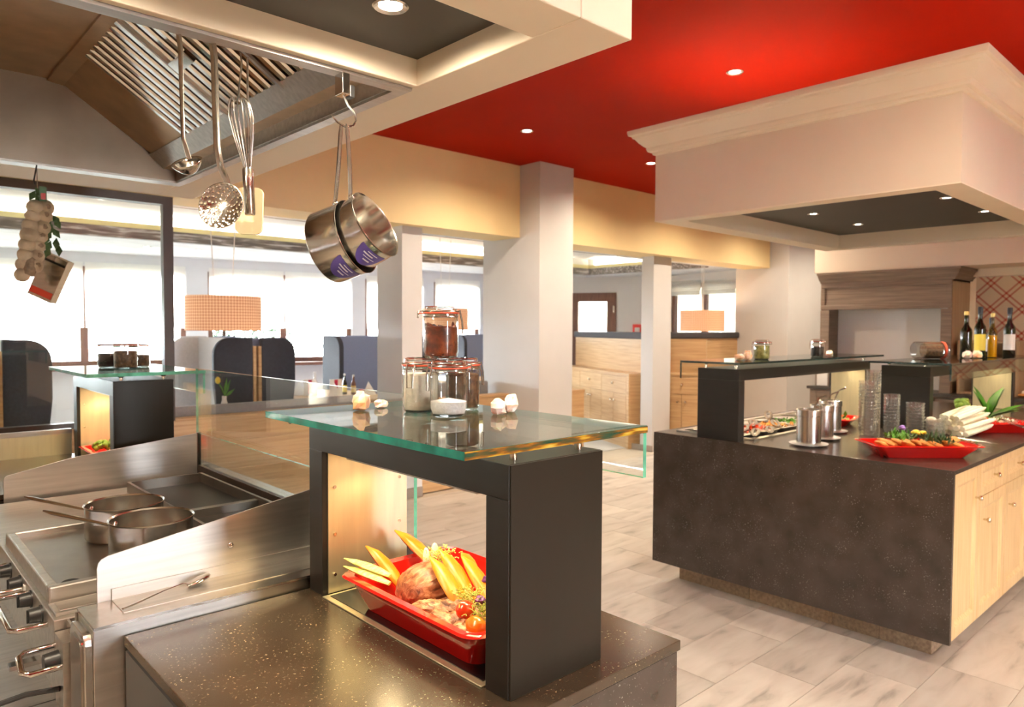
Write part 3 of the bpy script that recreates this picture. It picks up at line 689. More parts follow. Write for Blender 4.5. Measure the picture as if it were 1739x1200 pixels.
# ================================================================== SERVING STATION (near) AND ITS TWIN (left)
def station(dy, label, full=True):
    Y0, Y1 = .865+dy, 1.565+dy
    t = thing('serving_bridge', label, 'serving shelf', (.91, (Y0+Y1)/2, .9))
    X0, X1 = .797, 1.030
    obj('post', M().box(X0, X1, Y0+.004, Y0+.062, .9, 1.235), 'dark_metal', t, bevel=.0015)
    obj('post', M().box(X0, X1, Y1-.062, Y1, .9, 1.235), 'dark_metal', t, bevel=.0015)
    obj('end_panel', M().box(X0+.002, X1, Y0, Y0+.004, .9, 1.294), 'bronze_panel', t, bevel=.001)
    obj('beam', M().box(X0, X1, Y0+.004, Y1, 1.235, 1.295), 'dark_metal', t, bevel=.0015)
    for yy, s in ((Y1-.062, -1), (Y0+.062, 1)):
        pnl = obj('inner_panel', M().box(X0+.014, X1-.002, min(yy, yy+s*.003), max(yy, yy+s*.003), .903, 1.232), 'steel_lamp_tint', t)
        for sx in (X0+.030, X1-.025):
            for sz in (.945, 1.04, 1.15):
                obj('screw', M().cyl((sx, yy+s*.003, sz), .004, s*.003, 8, 'y'), 'brass_knob', pnl)
    obj('lamp_housing', M().box(X0+.03, X1-.03, Y0+.12, Y1-.12, 1.222, 1.235), 'steel', t)
    obj('heat_lamp', M().box(X0+.08, X1-.08, Y0+.16, Y1-.16, 1.217, 1.222), 'heat_bulb', t)
    for yy in (Y1-.16, (Y0+Y1)/2, Y0+.16):
        spot(t, (.915, yy, 1.212), (.915, yy-.0, .9), 2.3, 150, .5, (1.0, .74, .38), .03)
    obj('glass_shelf', M().pane(.700, 1.165, Y0-.0, Y1+.02, 1.314, 1.328), ['glass_shelf', 'glass_edge' if full else 'glass_edge_light'], t)
    obj('shelf_edge', M().box(.700, 1.165, Y0-.0015, Y0-.0003, 1.3145, 1.3275), 'glass_edge_amber' if full else 'glass_edge_light', t)
    obj('glass_guard', M().pane(1.153, 1.163, Y0, Y1+.02, 1.225, 1.3135), ['glass_clear', 'glass_edge_light'], t)
    for sx in (.835, 1.0):
        for sy in (Y0+.035, Y1-.035):
            s = obj('standoff', M().lathe([(.0001, 1.295), (.007, 1.295), (.007, 1.305), (.006, 1.306), (.015, 1.3135), (.0001, 1.3135)], (sx, sy, 0), 16), 'brass_knob', t, smooth=True)
    return t
station(0, 'dark metal serving bridge with a glass shelf in the foreground')
station(2.387, 'dark metal serving bridge with a glass shelf at the far left', False)

ct = thing('granite_counter', 'dark speckled granite counter in the foreground under the serving bridge', 'counter', (.8, 1.2, 0))
obj('worktop', M().box(.398, 1.212, .812, 1.572, .880, .9), 'granite', ct, bevel=.0015)
obj('body', M().box(.404, 1.207, .817, 1.566, .0, .876), ['granite_front'], ct)
obj('side_panel', M().box(.399, .404, .82, 1.566, 0, .872), 'grey_panel', ct)
obj('plug', M().lathe([(.0001, .0), (.016, .0), (.02, -.002)], (1.13, 1.02, .9035), 20).lathe([(.02, 0), (.0225, .003), (.025, -.003)], (1.13, 1.02, .9015), 20), 'chrome', ct, smooth=True)
wp = thing('warming_plate', 'black glass warming plate with pale metal edge under the red dish', 'hot plate', (.95, 1.2, .9))
obj('frame', M().box(.792, 1.09, .932, 1.495, .9, .903), 'steel_lamp_tint', wp, bevel=.001)
obj('glass', M().box(.806, 1.078, .944, 1.483, .903, .9045), 'black_glass', wp)

lc = thing('granite_counter', 'granite counter at the far left under the second serving bridge', 'counter', (.75, 3.6, 0))
obj('worktop', M().box(.398, 1.212, 3.20, 4.02, .880, .9), 'granite', lc, bevel=.0015)
obj('body', M().box(.404, 1.207, 3.205, 4.015, 0, .876), 'granite_front', lc)
us = thing('steel_upstand', 'steel upstand behind the far left granite counter', 'backsplash', (.6, 4.03, .9))
obj('panel', M().box(-.4, .80, 4.022, 4.034, .885, 1.0), 'steel_lamp_tint', us)
obj('cap', M().box(-.4, .80, 4.018, 4.045, 1.0, 1.022), 'steel', us)
for xx in (-.4, .77): obj('leg', M().box(xx, xx+.03, 4.022, 4.034, 0, .885), 'steel', us)

# ================================================================== COOKING RANGE
rg = thing('cooking_range', 'stainless steel cooking range with griddle, knobs and bar handles', 'cooker', (.7, 2.4, 0))
obj('body', M().box(.325, 1.09, 1.80, 3.10, .12, .80), 'steel', rg)
obj('deck', M().box(.318, 1.09, 1.795, 3.11, .80, .885), 'steel', rg, bevel=.002)
# griddle with raised rim and sunk plate
gm = M()
GX0, GX1, GY0, GY1 = .328, .74, 1.905, 2.50
gm.box(GX0, GX1, GY0, GY0+.022, .885, .925).box(GX0, GX1, GY1-.022, GY1, .885, .925).box(GX0, GX0+.022, GY0+.022, GY1-.022, .885, .925).box(GX1-.022, GX1, GY0+.022, GY1-.022, .885, .925)
gr = obj('griddle_rim', gm, 'steel', rg, bevel=.004)
obj('griddle_plate', M().box(GX0+.022, GX1-.022, GY0+.022, GY1-.022, .887, .907), 'steel_dark', gr)
obj('drain_hole', M().lathe([(.0001, 0), (.016, 0), (.02, .0025), (.024, 0)], (.385, 1.965, .9075), 20, sy=1.2), 'black_plastic', gr, smooth=True)
obj('spout_plate', M().box(.325, .46, 1.815, 1.895, .885, .892).box(.335, .45, 1.825, 1.885, .892, .895), 'steel', rg, bevel=.002)
# rear well with dark walls
wl_ = M().box(.78, 1.06, 2.02, 2.03, .885, .925).box(.78, 1.06, 3.0, 3.01, .885, .925).box(.78, .79, 2.03, 3.0, .885, .925).box(1.05, 1.06, 2.03, 3.0, .885, .925)
obj('rear_well', wl_, 'steel_dark', rg); obj('well_floor', M().box(.79, 1.05, 2.03, 3.0, .886, .889), 'black_plastic', rg)
obj('divider', M().box(.79, 1.05, 2.44, 2.47, .889, .915), 'steel_dark', rg)
def knob(y, z, r=.018, x=.318):
    k = obj('knob', M().cyl((x, y, z), r*1.15, -.004, 20, 'x').cyl((x-.004, y, z), r, -.022, 20, 'x', r2=r*.86), 'black_plastic', rg, smooth=True, auto=30)
    obj('pointer', M().box(x-.030, x-.026, y-.003, y+.003, z-r*.8, z+r*.8), 'black_plastic', k)
for y, z in ((2.345, .857), (2.195, .862), (2.05, .862), (1.925, .862)): knob(y, z)
for ya, yb in ((1.86, 2.115), (2.155, 2.40)):
    obj('bar_handle', M().tube([(.318, yb, .858), (.262, yb, .858), (.250, yb-.012, .858), (.250, ya+.012, .858), (.262, ya, .858), (.318, ya, .858)], .0065, 10), 'chrome', rg, smooth=True)
obj('type_plate', M().box(.315, .318, 2.125, 2.145, .845, .872), 'label_white', rg)
obj('lower_ledge', M().box(.20, .325, 1.80, 3.10, .700, .712), 'steel', rg)
obj('lower_ledge', M().box(.08, .20, 1.80, 3.10, .630, .642), 'steel_dark', rg)
dw = obj('drawer_front', M().prism([(.08, .642), (.20, .642), (.20, .70), (.19, .70)], 1.80, 3.10, axis='y').box(.07, .08, 1.80, 3.10, .2, .642), 'steel', rg)
obj('drawer_knob', M().blob((.12, 2.03, .668), (.010, .013, .013)), 'black_plastic', dw, smooth=True)
obj('latch', M().box(.255, .318, 1.93, 1.96, .745, .755), 'chrome', rg)
obj('leg', M().box(.1, 1.05, 1.81, 3.08, 0, .12), 'black_plastic', rg)


tr = thing('range_module', 'narrow steel range module with one knob and a bar handle near the tall end panel', 'cooker', (.5, 1.72, 0))
obj('body', M().box(.318, 1.05, 1.711, 1.79, 0, .862), 'steel', tr)
obj('lower_ledge', M().box(.20, .318, 1.711, 1.795, .700, .712).box(.08, .20, 1.711, 1.795, .630, .642).box(.07, .08, 1.711, 1.795, .2, .642), 'steel', tr)
obj('open_tray', M().box(.34, .80, 1.735, 1.74, .862, .885).box(.34, .80, 1.785, 1.79, .862, .885).box(.34, .345, 1.74, 1.785, .862, .885), 'steel_v', tr)
obj('knob', M().cyl((.318, 1.752, .815), .021, -.028, 20, 'x', r2=.018), 'black_plastic', tr, smooth=True, auto=30)
obj('bar_handle', M().tube([(.318, 1.785, .835), (.262, 1.785, .835), (.250, 1.772, .832), (.250, 1.732, .815), (.262, 1.720, .812), (.318, 1.720, .812)], .0065, 10), 'chrome', tr, smooth=True)
cb = obj('power_cable', M().tube([(.316, 1.735, .76), (.26, 1.76, .757), (.21, 1.80, .735), (.17, 1.83, .69), (.15, 1.835, .60), (.14, 1.84, .35), (.13, 1.84, .01)], .006, 8), 'rubber', smooth=True,
         label='black power cable looping below the range handles', cat='cable')

# steel end cabinet with the ledge next to the granite
ec = thing('steel_end_cabinet', 'tall steel end cabinet with a rounded recessed panel and ledge beside the granite', 'cabinet', (.6, 1.62, 0))
obj('body', M().box(.345, .88, 1.578, 1.704, 0, .924), 'steel', ec, bevel=.0015)
obj('ledge', M().box(.345, 1.02, 1.573, 1.712, .924, .930), 'steel_v', ec)
obj('backing', M().box(.34, 1.05, 1.704, 1.708, 0, .924), 'steel_dark', ec)
def rrect(cy, cz, w, h, r, n=6):
    p = []
    for (sy, sz, a0) in ((1, 1, 0), (-1, 1, PI/2), (-1, -1, PI), (1, -1, 3*PI/2)):
        for k in range(n+1):
            a = a0+PI/2*k/n
            p.append((cy+sy*(w/2-r)+r*math.cos(a), cz+sz*(h/2-r)+r*math.sin(a)))
    return p
dp = obj('recess_frame', M().prism(rrect(1.642, .66, .118, .51, .022), .330, .345, axis='x'), 'steel_v', ec, bevel=.002)
obj('recess_panel', M().prism(rrect(1.642, .66, .088, .475, .018), .3265, .3302, axis='x'), 'steel_dark', dp)
for zz in (.898, .42): obj('screw', M().cyl((.33, 1.592, zz), .004, -.004, 8, 'x'), 'chrome', dp)
sp = thing('splash_guard', 'sloping steel splash guard beside the foreground granite counter', 'splash guard', (.6, 1.713, .93))
def guard(t, y, pts):
    obj('sheet', M().prism(pts, y, y+.004, axis='y'), 'steel', t, bevel=.0008)
guard(sp, 1.713, [(.383, .900), (.383, 1.003), (.386, 1.015), (.392, 1.022), (.404, 1.027), (.869, 1.100), (1.04, 1.126), (1.04, .900)])
obj('foot_flange', M().box(.41, 1.02, 1.708, 1.713, .9315, .955), 'steel', sp)
obj('bolt', M().blob((.668, 1.712, .998), (.008, .006, .008)), 'chrome', sp, smooth=True)
obj('ledge_plate', M().box(.41, 1.02, 1.618, 1.708, .930, .9315), 'steel', sp)
sp2 = thing('splash_guard', 'sloping steel splash guard in front of the far left counter', 'splash guard', (.7, 3.15, .86))
guard(sp2, 3.15, [(.410, .80), (.410, .960), (.413, .970), (.420, .976), (.64, 1.02), (1.09, 1.068), (1.09, .80)])

# glass screens behind the range
gs = thing('glass_screen', 'low glass screen behind the saucepans on the range', 'glass screen', (1.1, 2.4, .9))
obj('pane', M().pane(1.094, 1.104, 1.74, 3.148, .93, 1.068), ['glass_clear', 'glass_edge_light'], gs)
obj('channel', M().box(1.09, 1.108, 1.74, 3.148, .885, .932), 'frame_bronze', gs)
obj('end_post', M().box(1.092, 1.106, 3.148, 3.165, .885, 1.07), 'frame_bronze', gs)
bs = thing('rear_sill', 'pale steel sill behind the low glass screen', 'sill', (1.2, 2.4, .9))
obj('plate', M().box(1.108, 1.215, 1.60, 3.19, .885, .90), 'steel_v', bs)
obj('front', M().box(1.205, 1.215, 1.60, 3.19, 0, .885), 'oak', bs)
tg = thing('glass_screen', 'tall clear glass screen between the two serving bridges', 'glass screen', (1.06, 2.3, .9))
obj('pane', M().pane(1.120, 1.130, 1.60, 3.245, .915, 1.337), ['glass_clear', 'glass_edge_light'], tg)
for yy in (2.32,):
    obj('clip', M().cyl((1.112, yy, 1.20), .010, .026, 14, 'x').blob((1.112, yy, 1.20), (.007, .012, .012)), 'lamp_ring', tg, smooth=True)
for yy in (1.62, 3.15): obj('foot', M().box(1.11, 1.14, yy, yy+.04, .90, .93), 'frame_bronze', tg)

# ================================================================== HANGING CANOPY OVER THE ISLAND
cp = thing('hanging_canopy', 'peach box canopy with cream crown moulding hanging over the buffet island', 'canopy', (4.7, 1.8, 2.157))
CX0, CX1, CY0, CY1 = 3.555, 5.87, .995, 2.60
obj('front_face', M().box(CX0, CX0+.10, CY0, CY1, ZB, 2.60), 'canopy_paint', cp)
obj('side_face', M().box(CX0+.10, CX1, CY1-.14, CY1, ZB, 2.60), 'canopy_paint', cp)
obj('side_face', M().box(CX0+.10, CX1, CY0, CY0+.125, ZB, 2.60), 'canopy_paint', cp)
obj('back_face', M().box(CX1-.09, CX1, CY0+.125, CY1-.14, ZB, 2.60), 'canopy_paint', cp)
fr = M()
for b in ((CX0-.002, CX0+.105, CY0-.002, CY1+.002), (CX0+.105, CX1+.002, CY1-.145, CY1+.002), (CX0+.105, CX1+.002, CY0-.002, CY0+.13), (CX1-.095, CX1+.002, CY0+.13, CY1-.145)):
    fr.box(*b, ZB-.002, ZB+.004)
obj('bottom_trim', fr, 'cream_paint', cp)
inn = M()
for b in ((CX0+.10, CX0+.104, CY0+.125, CY1-.14), (CX0+.10, CX1-.09, CY1-.144, CY1-.14), (CX0+.10, CX1-.09, CY0+.125, CY0+.129), (CX1-.094, CX1-.09, CY0+.125, CY1-.14)):
    inn.box(*b, ZB+.004, 2.262)
obj('inner_lining', inn, 'cream_paint', cp)
obj('dark_panel', M().box(CX0+.10, CX1-.09, CY0+.125, CY1-.14, 2.262, 2.275), 'black_panel', cp)
# crown moulding swept round the four sides
prof = [(0, 2.545), (.012, 2.548), (.016, 2.562), (.034, 2.566), (.040, 2.580), (.040, 2.590), (.052, 2.598), (.072, 2.618), (.088, 2.640), (.098, 2.644), (.102, 2.656), (.116, 2.660), (.120, 2.676), (.120, 2.688), (.0, 2.688)]
m = M(); n = len(prof)
v = []
for sx, sy in ((0, 0), (1, 0), (1, 1), (0, 1)):
    for o_, z in prof: v.append(((CX1+o_) if sx else (CX0-o_), (CY1+o_) if sy else (CY0-o_), z))
f = []
for c in range(4):
    d2 = (c+1) % 4
    for i in range(n-1): f.append((c*n+i, d2*n+i, d2*n+i+1, c*n+i+1))
m.add(v, f)
obj('crown_moulding', m, 'cream_paint', cp, smooth=True, auto=20)
obj('top_plate', M().box(CX0, CX1, CY0, CY1, 2.60, 2.62).box(4.80, 5.60, 1.35, 2.25, 2.62, 3.11), 'cream_paint', cp)
for (sx, sy, lx, ly) in ((CX0+.06, (CY0+CY1)/2, .04, 1.5), ((CX0+CX1)/2, CY0+.06, 2.2, .04)):
    if lx < 1: continue
    ld = bpy.data.lights.new('cove_light', 'AREA'); ld.shape = 'RECTANGLE'; ld.size = lx; ld.size_y = ly; ld.energy = 1.6; ld.color = (1, .74, .45)
    lo = bpy.data.objects.new('cove_light', ld); COL.objects.link(lo); lo.location = (sx, sy, 2.66); lo.rotation_euler = (PI, 0, 0)
    lo.parent = cp; lo.matrix_parent_inverse = MW[cp].inverted()

# ================================================================== BUFFET ISLAND
ISX0, ISX1, ISY0, ISY1 = 3.569, 6.95, .996, 2.60
il = thing('buffet_island', 'buffet island with dark granite front and oak cabinet side', 'kitchen island', (4.7, 1.8, 0))
obj('worktop', M().box(ISX0, ISX1, ISY0, ISY1, .88, .9), 'granite_front', il, bevel=.001)
obj('front_panel', M().box(ISX0, ISX0+.02, ISY0, ISY1, .120, .88), 'granite_front', il)
obj('carcass', M().box(ISX0+.02, ISX1, ISY0+.025, ISY1-.02, .12, .88), 'oak_v', il)
pl = obj('plinth', M().box(3.715, 6.80, 1.118, 2.49, 0, .12), 'plinth_stone', il)
for k in range(6):
    y0 = 1.110+.2315*k
    obj('plinth_tile', M().box(3.704, 3.715, y0, y0+.2295, .002, .12), 'plinth_stone', pl)
for k in range(6):
    x0 = 3.706+.5*k
    obj('plinth_tile', M().box(x0, x0+.498, 1.108, 1.118, .002, .12), 'plinth_stone', pl)
# oak doors on the right side
DZ0, DZ1 = .125, .878
cuts = [ISX0+.02, 3.99, 4.45, 4.91, 5.37, 5.90, 6.42, ISX1]
def panel_door(name, x0, x1, z0, z1, yf, parent, mat, knob_at, fw_=.055):
    d_ = obj(name, M().box(x0+.002, x0+fw_, yf, yf+.02, z0, z1).box(x1-fw_, x1-.002, yf, yf+.02, z0, z1).box(x0+fw_, x1-fw_, yf, yf+.02, z0, z0+fw_).box(x0+fw_, x1-fw_, yf, yf+.02, z1-fw_, z1), mat, parent, bevel=.002)
    obj('door_panel', M().box(x0+fw_, x1-fw_, yf+.012, yf+.02, z0+fw_, z1-fw_), mat, d_)
    md = M(); a = fw_; b_ = fw_+.018
    P_ = [(x0+a, z0+a), (x1-a, z0+a), (x1-a, z1-a), (x0+a, z1-a)]; Q_ = [(x0+b_, z0+b_), (x1-b_, z0+b_), (x1-b_, z1-b_), (x0+b_, z1-b_)]
    vv = [(p[0], yf+.001, p[1]) for p in P_] + [(q[0], yf+.0118, q[1]) for q in Q_]
    md.add(vv, [(i, (i+1) % 4, 4+(i+1) % 4, 4+i) for i in range(4)])
    obj('moulding', md, mat, d_)
    if knob_at:
        kx, kz = knob_at
        obj('knob', M().cyl((kx, yf, kz), .005, -.018, 10, 'y').blob((kx, yf-.024, kz), (.013, .010, .013)), 'brass_knob', d_, smooth=True)
    return d_
for i in range(7):
    x0, x1 = cuts[i], cuts[i+1]
    if i == 0: panel_door('door', x0, x1, DZ0, DZ1, ISY0+.005, il, 'oak_v', (x1-.075, .73))
    else:
        panel_door('drawer', x0, x1, .72, DZ1, ISY0+.005, il, 'oak_v', ((x0+x1)/2, .80), fw_=.04)
        panel_door('door', x0, x1, DZ0, .716, ISY0+.005, il, 'oak_v', (x0+.07, .60))

def island_bridge(label, X0, X1, Y0, Y1, edge, guard_side, gx0=-.09, gx1=.10, gy=.06, zg=1.328):
    t = thing('serving_bridge', label, 'serving shelf', ((X0+X1)/2, (Y0+Y1)/2, .9))
    for x in (X0, X1-.062):
        obj('post', M().box(x, x+.062, Y0, Y1, .9, 1.235), 'dark_metal', t, bevel=.0015)
    obj('beam', M().box(X0, X1, Y0, Y1, 1.235, 1.298), 'dark_metal', t, bevel=.0015)
    for xx, s in ((X0+.062, 1), (X1-.062, -1)):
        obj('inner_panel', M().box(min(xx, xx+s*.003), max(xx, xx+s*.003), Y0+.01, Y1-.01, .903, 1.232), 'steel_lamp_tint', t)
    ga, gb = X0+gx0, X1+gx1
    ya, yb = (Y0-.055, Y1+gy) if guard_side > 0 else (Y0-gy, Y1+.035)
    obj('glass_shelf', M().pane(ga, gb, ya, yb, zg, zg+.012), ['glass_shelf', edge], t)
    yg = yb-.010 if guard_side > 0 else ya
    obj('glass_guard', M().pane(ga, gb, yg, yg+.010, zg-.09, zg-.0005), ['glass_clear' if guard_side > 0 else 'glass_shelf', edge], t)
    obj('lamp_strip', M().box(X0+.15, X1-.15, (Y0+Y1)/2-.03, (Y0+Y1)/2+.03, 1.228, 1.235), 'heat_bulb', t)
    for xx in (X0+.5, X1-.5):
        spot(t, (xx, (Y0+Y1)/2, 1.22), (xx, (Y0+Y1)/2, .9), 5.0, 130, .6, (1, .75, .4), .03)
    for sx in (X0+.03, X1-.03):
        for sy in (Y0+.035, Y1-.035):
            obj('standoff', M().lathe([(.0001, 1.298), (.007, 1.298), (.007, zg-.010), (.016, zg-.0005), (.0001, zg-.0005)], (sx, sy, 0), 14), 'brass_knob', t, smooth=True)
    return t
island_bridge('dark serving bridge with glass shelf at the left end of the buffet island', 3.60, 5.41, 2.06, 2.32, 'glass_edge_dark', 1)
island_bridge('dark serving bridge with plaid reflecting glass shelf at the right of the buffet island', 4.80, 6.76, 1.48, 1.76, 'glass_edge_dark', -1, gy=.145, gx0=-.11, gx1=.09, zg=1.314)

# sunken cold well with cutlery tongs and salads
cw = thing('cold_well', 'sunken steel cold well in the island top behind the left post', 'buffet well', (4.3, 2.2, .9))
obj('rim', M().box(3.70, 5.20, 2.02, 2.05, .9, .908).box(3.70, 5.20, 2.50, 2.53, .9, .908).box(3.70, 3.73, 2.05, 2.50, .9, .908).box(5.17, 5.20, 2.05, 2.50, .9, .908), 'steel', cw)
obj('floor', M().box(3.73, 5.17, 2.05, 2.50, .9, .9015), 'black_glass', cw)

# ---- stainless canisters with spoons on plates
def canister(x, y, label, spoon_ang):
    t = thing('dressing_canister', label, 'canister', (x, y, .914), 'dressing canisters on the island')
    R_ = .062
    obj('body', M().lathe([(.0001, 0), (R_, 0), (R_, .145), (R_+.003, .148), (R_+.003, .178), (R_, .181), (R_-.004, .181), (R_-.004, .05), (.0001, .05)], (x, y, .914), 36), 'steel_v', t, smooth=True)
    obj('dressing', M().lathe([(.0001, .15), (R_-.004, .15)], (x, y, .914), 24), 'porcelain', t)
    dx, dy = math.cos(spoon_ang), math.sin(spoon_ang)
    sp_ = obj('ladle', M().tube([(x-dx*.03, y-dy*.03, .98), (x+dx*.035, y+dy*.035, 1.13), (x+dx*.048, y+dy*.048, 1.155), (x+dx*.085, y+dy*.085, 1.17)], [.004, .004, .004, .005], 8), 'pot_dark',
              smooth=True, label='bent handled ladle standing in the ' + label.split(' on ')[0].replace('steel dressing ', ''), cat='ladle', group='ladles in the dressing canisters')
    p = obj('plate', M().lathe([(.0001, 0), (.055, 0), (.060, .003), (.098, .010), (.1, .013), (.096, .0132), (.06, .008), (.0001, .006)], (x, y, .9005), 36), 'porcelain', smooth=True,
            label='white saucer under the ' + label.split(' on ')[0].replace('steel dressing ', ''), cat='saucer', group='saucers under the canisters')
canister(3.775, 1.745, 'nearest steel dressing canister on a white saucer', -.95)
canister(4.055, 1.80, 'middle steel dressing canister on a white saucer', -.9)
canister(4.36, 1.885, 'farthest steel dressing canister on a white saucer', -.9)

# ---- stacked glass bowls
bowl0 = None
stack_spec = [((4.42, 1.692), 15, .052, .020, 'tall left'), ((4.60, 1.622), 11, .047, .0195, 'second from left'), ((4.62, 1.500), 9, .052, .019, 'third from left'),
              ((4.60, 1.385), 5, .053, .019, 'low right'), ((5.05, 1.90), 17, .048, .0195, 'farthest tall')]
for (bx, by), nb_, br, pitch, wd in stack_spec:
    for k in range(nb_):
        lab = '%s glass bowl from the top of the %s stack on the island' % (['top', 'second', 'third', 'fourth', 'fifth', 'sixth', 'seventh', 'eighth', 'ninth', 'tenth', 'eleventh', 'twelfth', 'thirteenth', 'fourteenth', 'fifteenth', 'sixteenth', 'seventeenth'][nb_-1-k], wd)
        if k == nb_-1: lab = 'topmost glass bowl of the %s stack on the island' % wd
        if k == 0: lab = 'bottom glass bowl of the %s stack on the island' % wd
        if bowl0 is None:
            b_ = obj('glass_bowl', M().lathe([(.0001, .002), (.74, .002), (.80, .2), (.97, .85), (1.0, .95), (.985, 1.0), (.95, .92), (.78, .28), (.72, .15), (.0001, .13)], (0, 0, 0), 24), 'glass_bowl', smooth=True); bowl0 = b_
        else:
            b_ = bowl0.copy(); COL.objects.link(b_)
        b_.location = (bx, by, .9005+k*pitch); b_.scale = (br, br, .040)
        tag(b_, lab, 'bowl', 'glass bowls of the %s stack' % wd)

# ---- red serving dishes
def dish_mesh(lx, ly, h, flare=.03, rim=.014, rc=.03):
    def ring(ax, ay, z, r):
        p = []
        for sx, sy, a0 in ((1, 1, 0), (-1, 1, PI/2), (-1, -1, PI), (1, -1, 3*PI/2)):
            for k in range(7):
                a = a0+PI/2*k/6
                p.append((sx*(ax-r)+r*math.cos(a), sy*(ay-r)+r*math.sin(a), z))
        return p
    ax, ay = lx/2, ly/2
    R_ = [ring(ax-flare, ay-flare, 0, rc), ring(ax-flare*.35, ay-flare*.35, h*.62, rc), ring(ax-flare*.3, ay-flare*.3, h*.66, rc), ring(ax-.006, ay-.006, h*.90, rc), ring(ax+rim*.6, ay+rim*.6, h*.90, rc+.01), ring(ax+rim, ay+rim, h*.95, rc+.01), ring(ax+rim*.7, ay+rim*.7, h, rc+.01), ring(ax-.008, ay-.008, h*.97, rc), ring(ax-flare*.5, ay-flare*.5, h*.5, rc), ring(ax-flare-.004, ay-flare-.004, .008, rc*.8)]
    m = M(); n = len(R_[0])
    for r_ in R_: m.v += r_
    for j in range(len(R_)-1):
        for i in range(n): m.f.append((j*n+i, j*n+(i+1) % n, (j+1)*n+(i+1) % n, (j+1)*n+i)); m.mi.append(0)
    m.f.append(tuple(range(n))[::-1]); m.mi.append(0)
    m.f.append(tuple(range((len(R_)-1)*n, len(R_)*n))); m.mi.append(0)
    return m
def place(m, x, y, z, a=0.0): return m.xf(Matrix.Translation((x, y, z)) @ Matrix.Rotation(a, 4, 'Z'))
obj('serving_dish', place(dish_mesh(.29, .445, .075), .942, 1.182, .905), 'red_dish', smooth=True, label='large red glazed dish of roast meat under the foreground bridge', cat='dish')
IA = math.radians(-43)
ix, iy = 3.88, 1.245
obj('serving_dish', place(dish_mesh(.50, .25, .066, .055), ix, iy, .9005, IA), 'red_dish', smooth=True, label='red dish of fritters and herbs at the corner of the island', cat='dish')
ix2, iy2 = 5.18, 1.225
obj('serving_dish', place(dish_mesh(.40, .22, .062, .05), ix2, iy2, .9005, IA), 'red_dish', smooth=True, label='red dish of salad and asparagus farther along the island', cat='dish')
obj('serving_dish', place(dish_mesh(.30, .20, .05, .04), 4.75, 2.0, .9025, .2), 'red_dish', smooth=True, label='small red dish with green leaves half hidden behind the canisters', cat='dish')

# ================================================================== JARS, CRYSTALS ON THE SHELVES
def jar(x, y, z, r, h, label, content, fill, lid_h=.018, clip_a=0.4, group=None, top='flat'):
    t = thing('storage_jar', label, 'jar', (x, y, z), group)
    obj('glass_body', M().lathe([(.0001, .0), (r*.80, .0), (r*.95, .004), (r, .014), (r, h*.70), (r*.985, h*.76), (r*.93, h*.80), (r*.93, h*.855)], (x, y, z), 32), 'glass_jar', t, smooth=True)
    obj('contents', M().lathe([(.0001, .006), (r*.85, .006), (r*.95, .016), (r*.955, h*fill*.96), (r*.8, h*fill), (.0001, h*fill+(.006 if top == 'mound' else 0))], (x, y, z), 28), content, t, smooth=True, auto=60)
    obj('lid', M().lathe([(r*1.02, h*.880), (r*1.03, h*.895), (r*.93, h*.92), (r*.90, h*.985), (r*.86, h), (r*.80, h*.99), (r*.78, h*.95), (.0001, h*.945)], (x, y, z), 32), 'glass_jar', t, smooth=True)
    obj('gasket', M().lathe([(r*.80, h*.862), (r*1.06, h*.862), (r*1.06, h*.882), (r*.80, h*.882)], (x, y, z), 32).tube([(x+math.cos(clip_a+PI)*r*1.02, y+math.sin(clip_a+PI)*r*1.02, z+h*.872), (x+math.cos(clip_a+PI)*r*1.30, y+math.sin(clip_a+PI)*r*1.30, z+h*.868)], r*.13, 6, flat=.3), 'gasket', t, smooth=True)
    obj('glass_rim', M().lathe([(r*.86, h*.985), (r*.90, h*1.0), (r*.84, h*1.005), (r*.80, h*.99)], (x, y, z), 32).lathe([(r*.93, h*.80), (r*1.0, h*.815), (r*1.0, h*.85), (r*.93, h*.86)], (x, y, z), 32).lathe([(r*.55, .0005), (r*.84, .0005), (r*.97, .006), (r*.90, .007)], (x, y, z), 32), 'glass_rim', t, smooth=True)
    w = M(); wr = r*.035
    for zz, rr in ((h*.80, r*.97), (h*.905, r*1.05)):
        w.tube([(x+rr*math.cos(2*PI*k/24), y+rr*math.sin(2*PI*k/24), z+zz) for k in range(25)], wr, 6, close=False)
    obj('wire_ring', w, 'wire', t, smooth=True)
    for a, kind in ((clip_a, 0), (clip_a+PI, 1)):
        cx, cy = x+math.cos(a)*r, y+math.sin(a)*r; tx, ty = -math.sin(a), math.cos(a); ox_, oy_ = math.cos(a), math.sin(a)
        def q(u, o, zz): return (cx+tx*u*r+ox_*o*r, cy+ty*u*r+oy_*o*r, z+h*zz)
        if kind == 0:
            pts = [q(-.22, .08, .93), q(-.24, .16, .80), q(-.20, .22, .72), q(-.17, .26, .47), q(.17, .26, .47), q(.20, .22, .72), q(.24, .16, .80), q(.22, .08, .93)]
        else:
            pts = [q(-.22, .03, .92), q(-.24, .26, .90), q(-.22, .30, .78), q(.22, .30, .78), q(.24, .26, .90), q(.22, .03, .92)]
        obj('wire_clip', M().tube(pts, wr*1.1, 6), 'wire', t, smooth=True)
    return t
g = 'clip top jars stacked on the foreground glass shelf'
ZS = 1.3285
jar(.965, 1.352, ZS, .041, .122, 'clip top jar of pale flour at the left of the stacked jars', 'white_grain', .72, clip_a=3.6, group=g)
jar(.967, 1.250, ZS, .041, .120, 'front clip top jar a quarter full of white salt', 'salt', .27, clip_a=2.95, group=g, top='mound')
jar(1.070, 1.330, ZS, .040, .120, 'rear clip top jar of amber grains behind the salt jar', 'spice_brown', .70, clip_a=-.4, group=g)
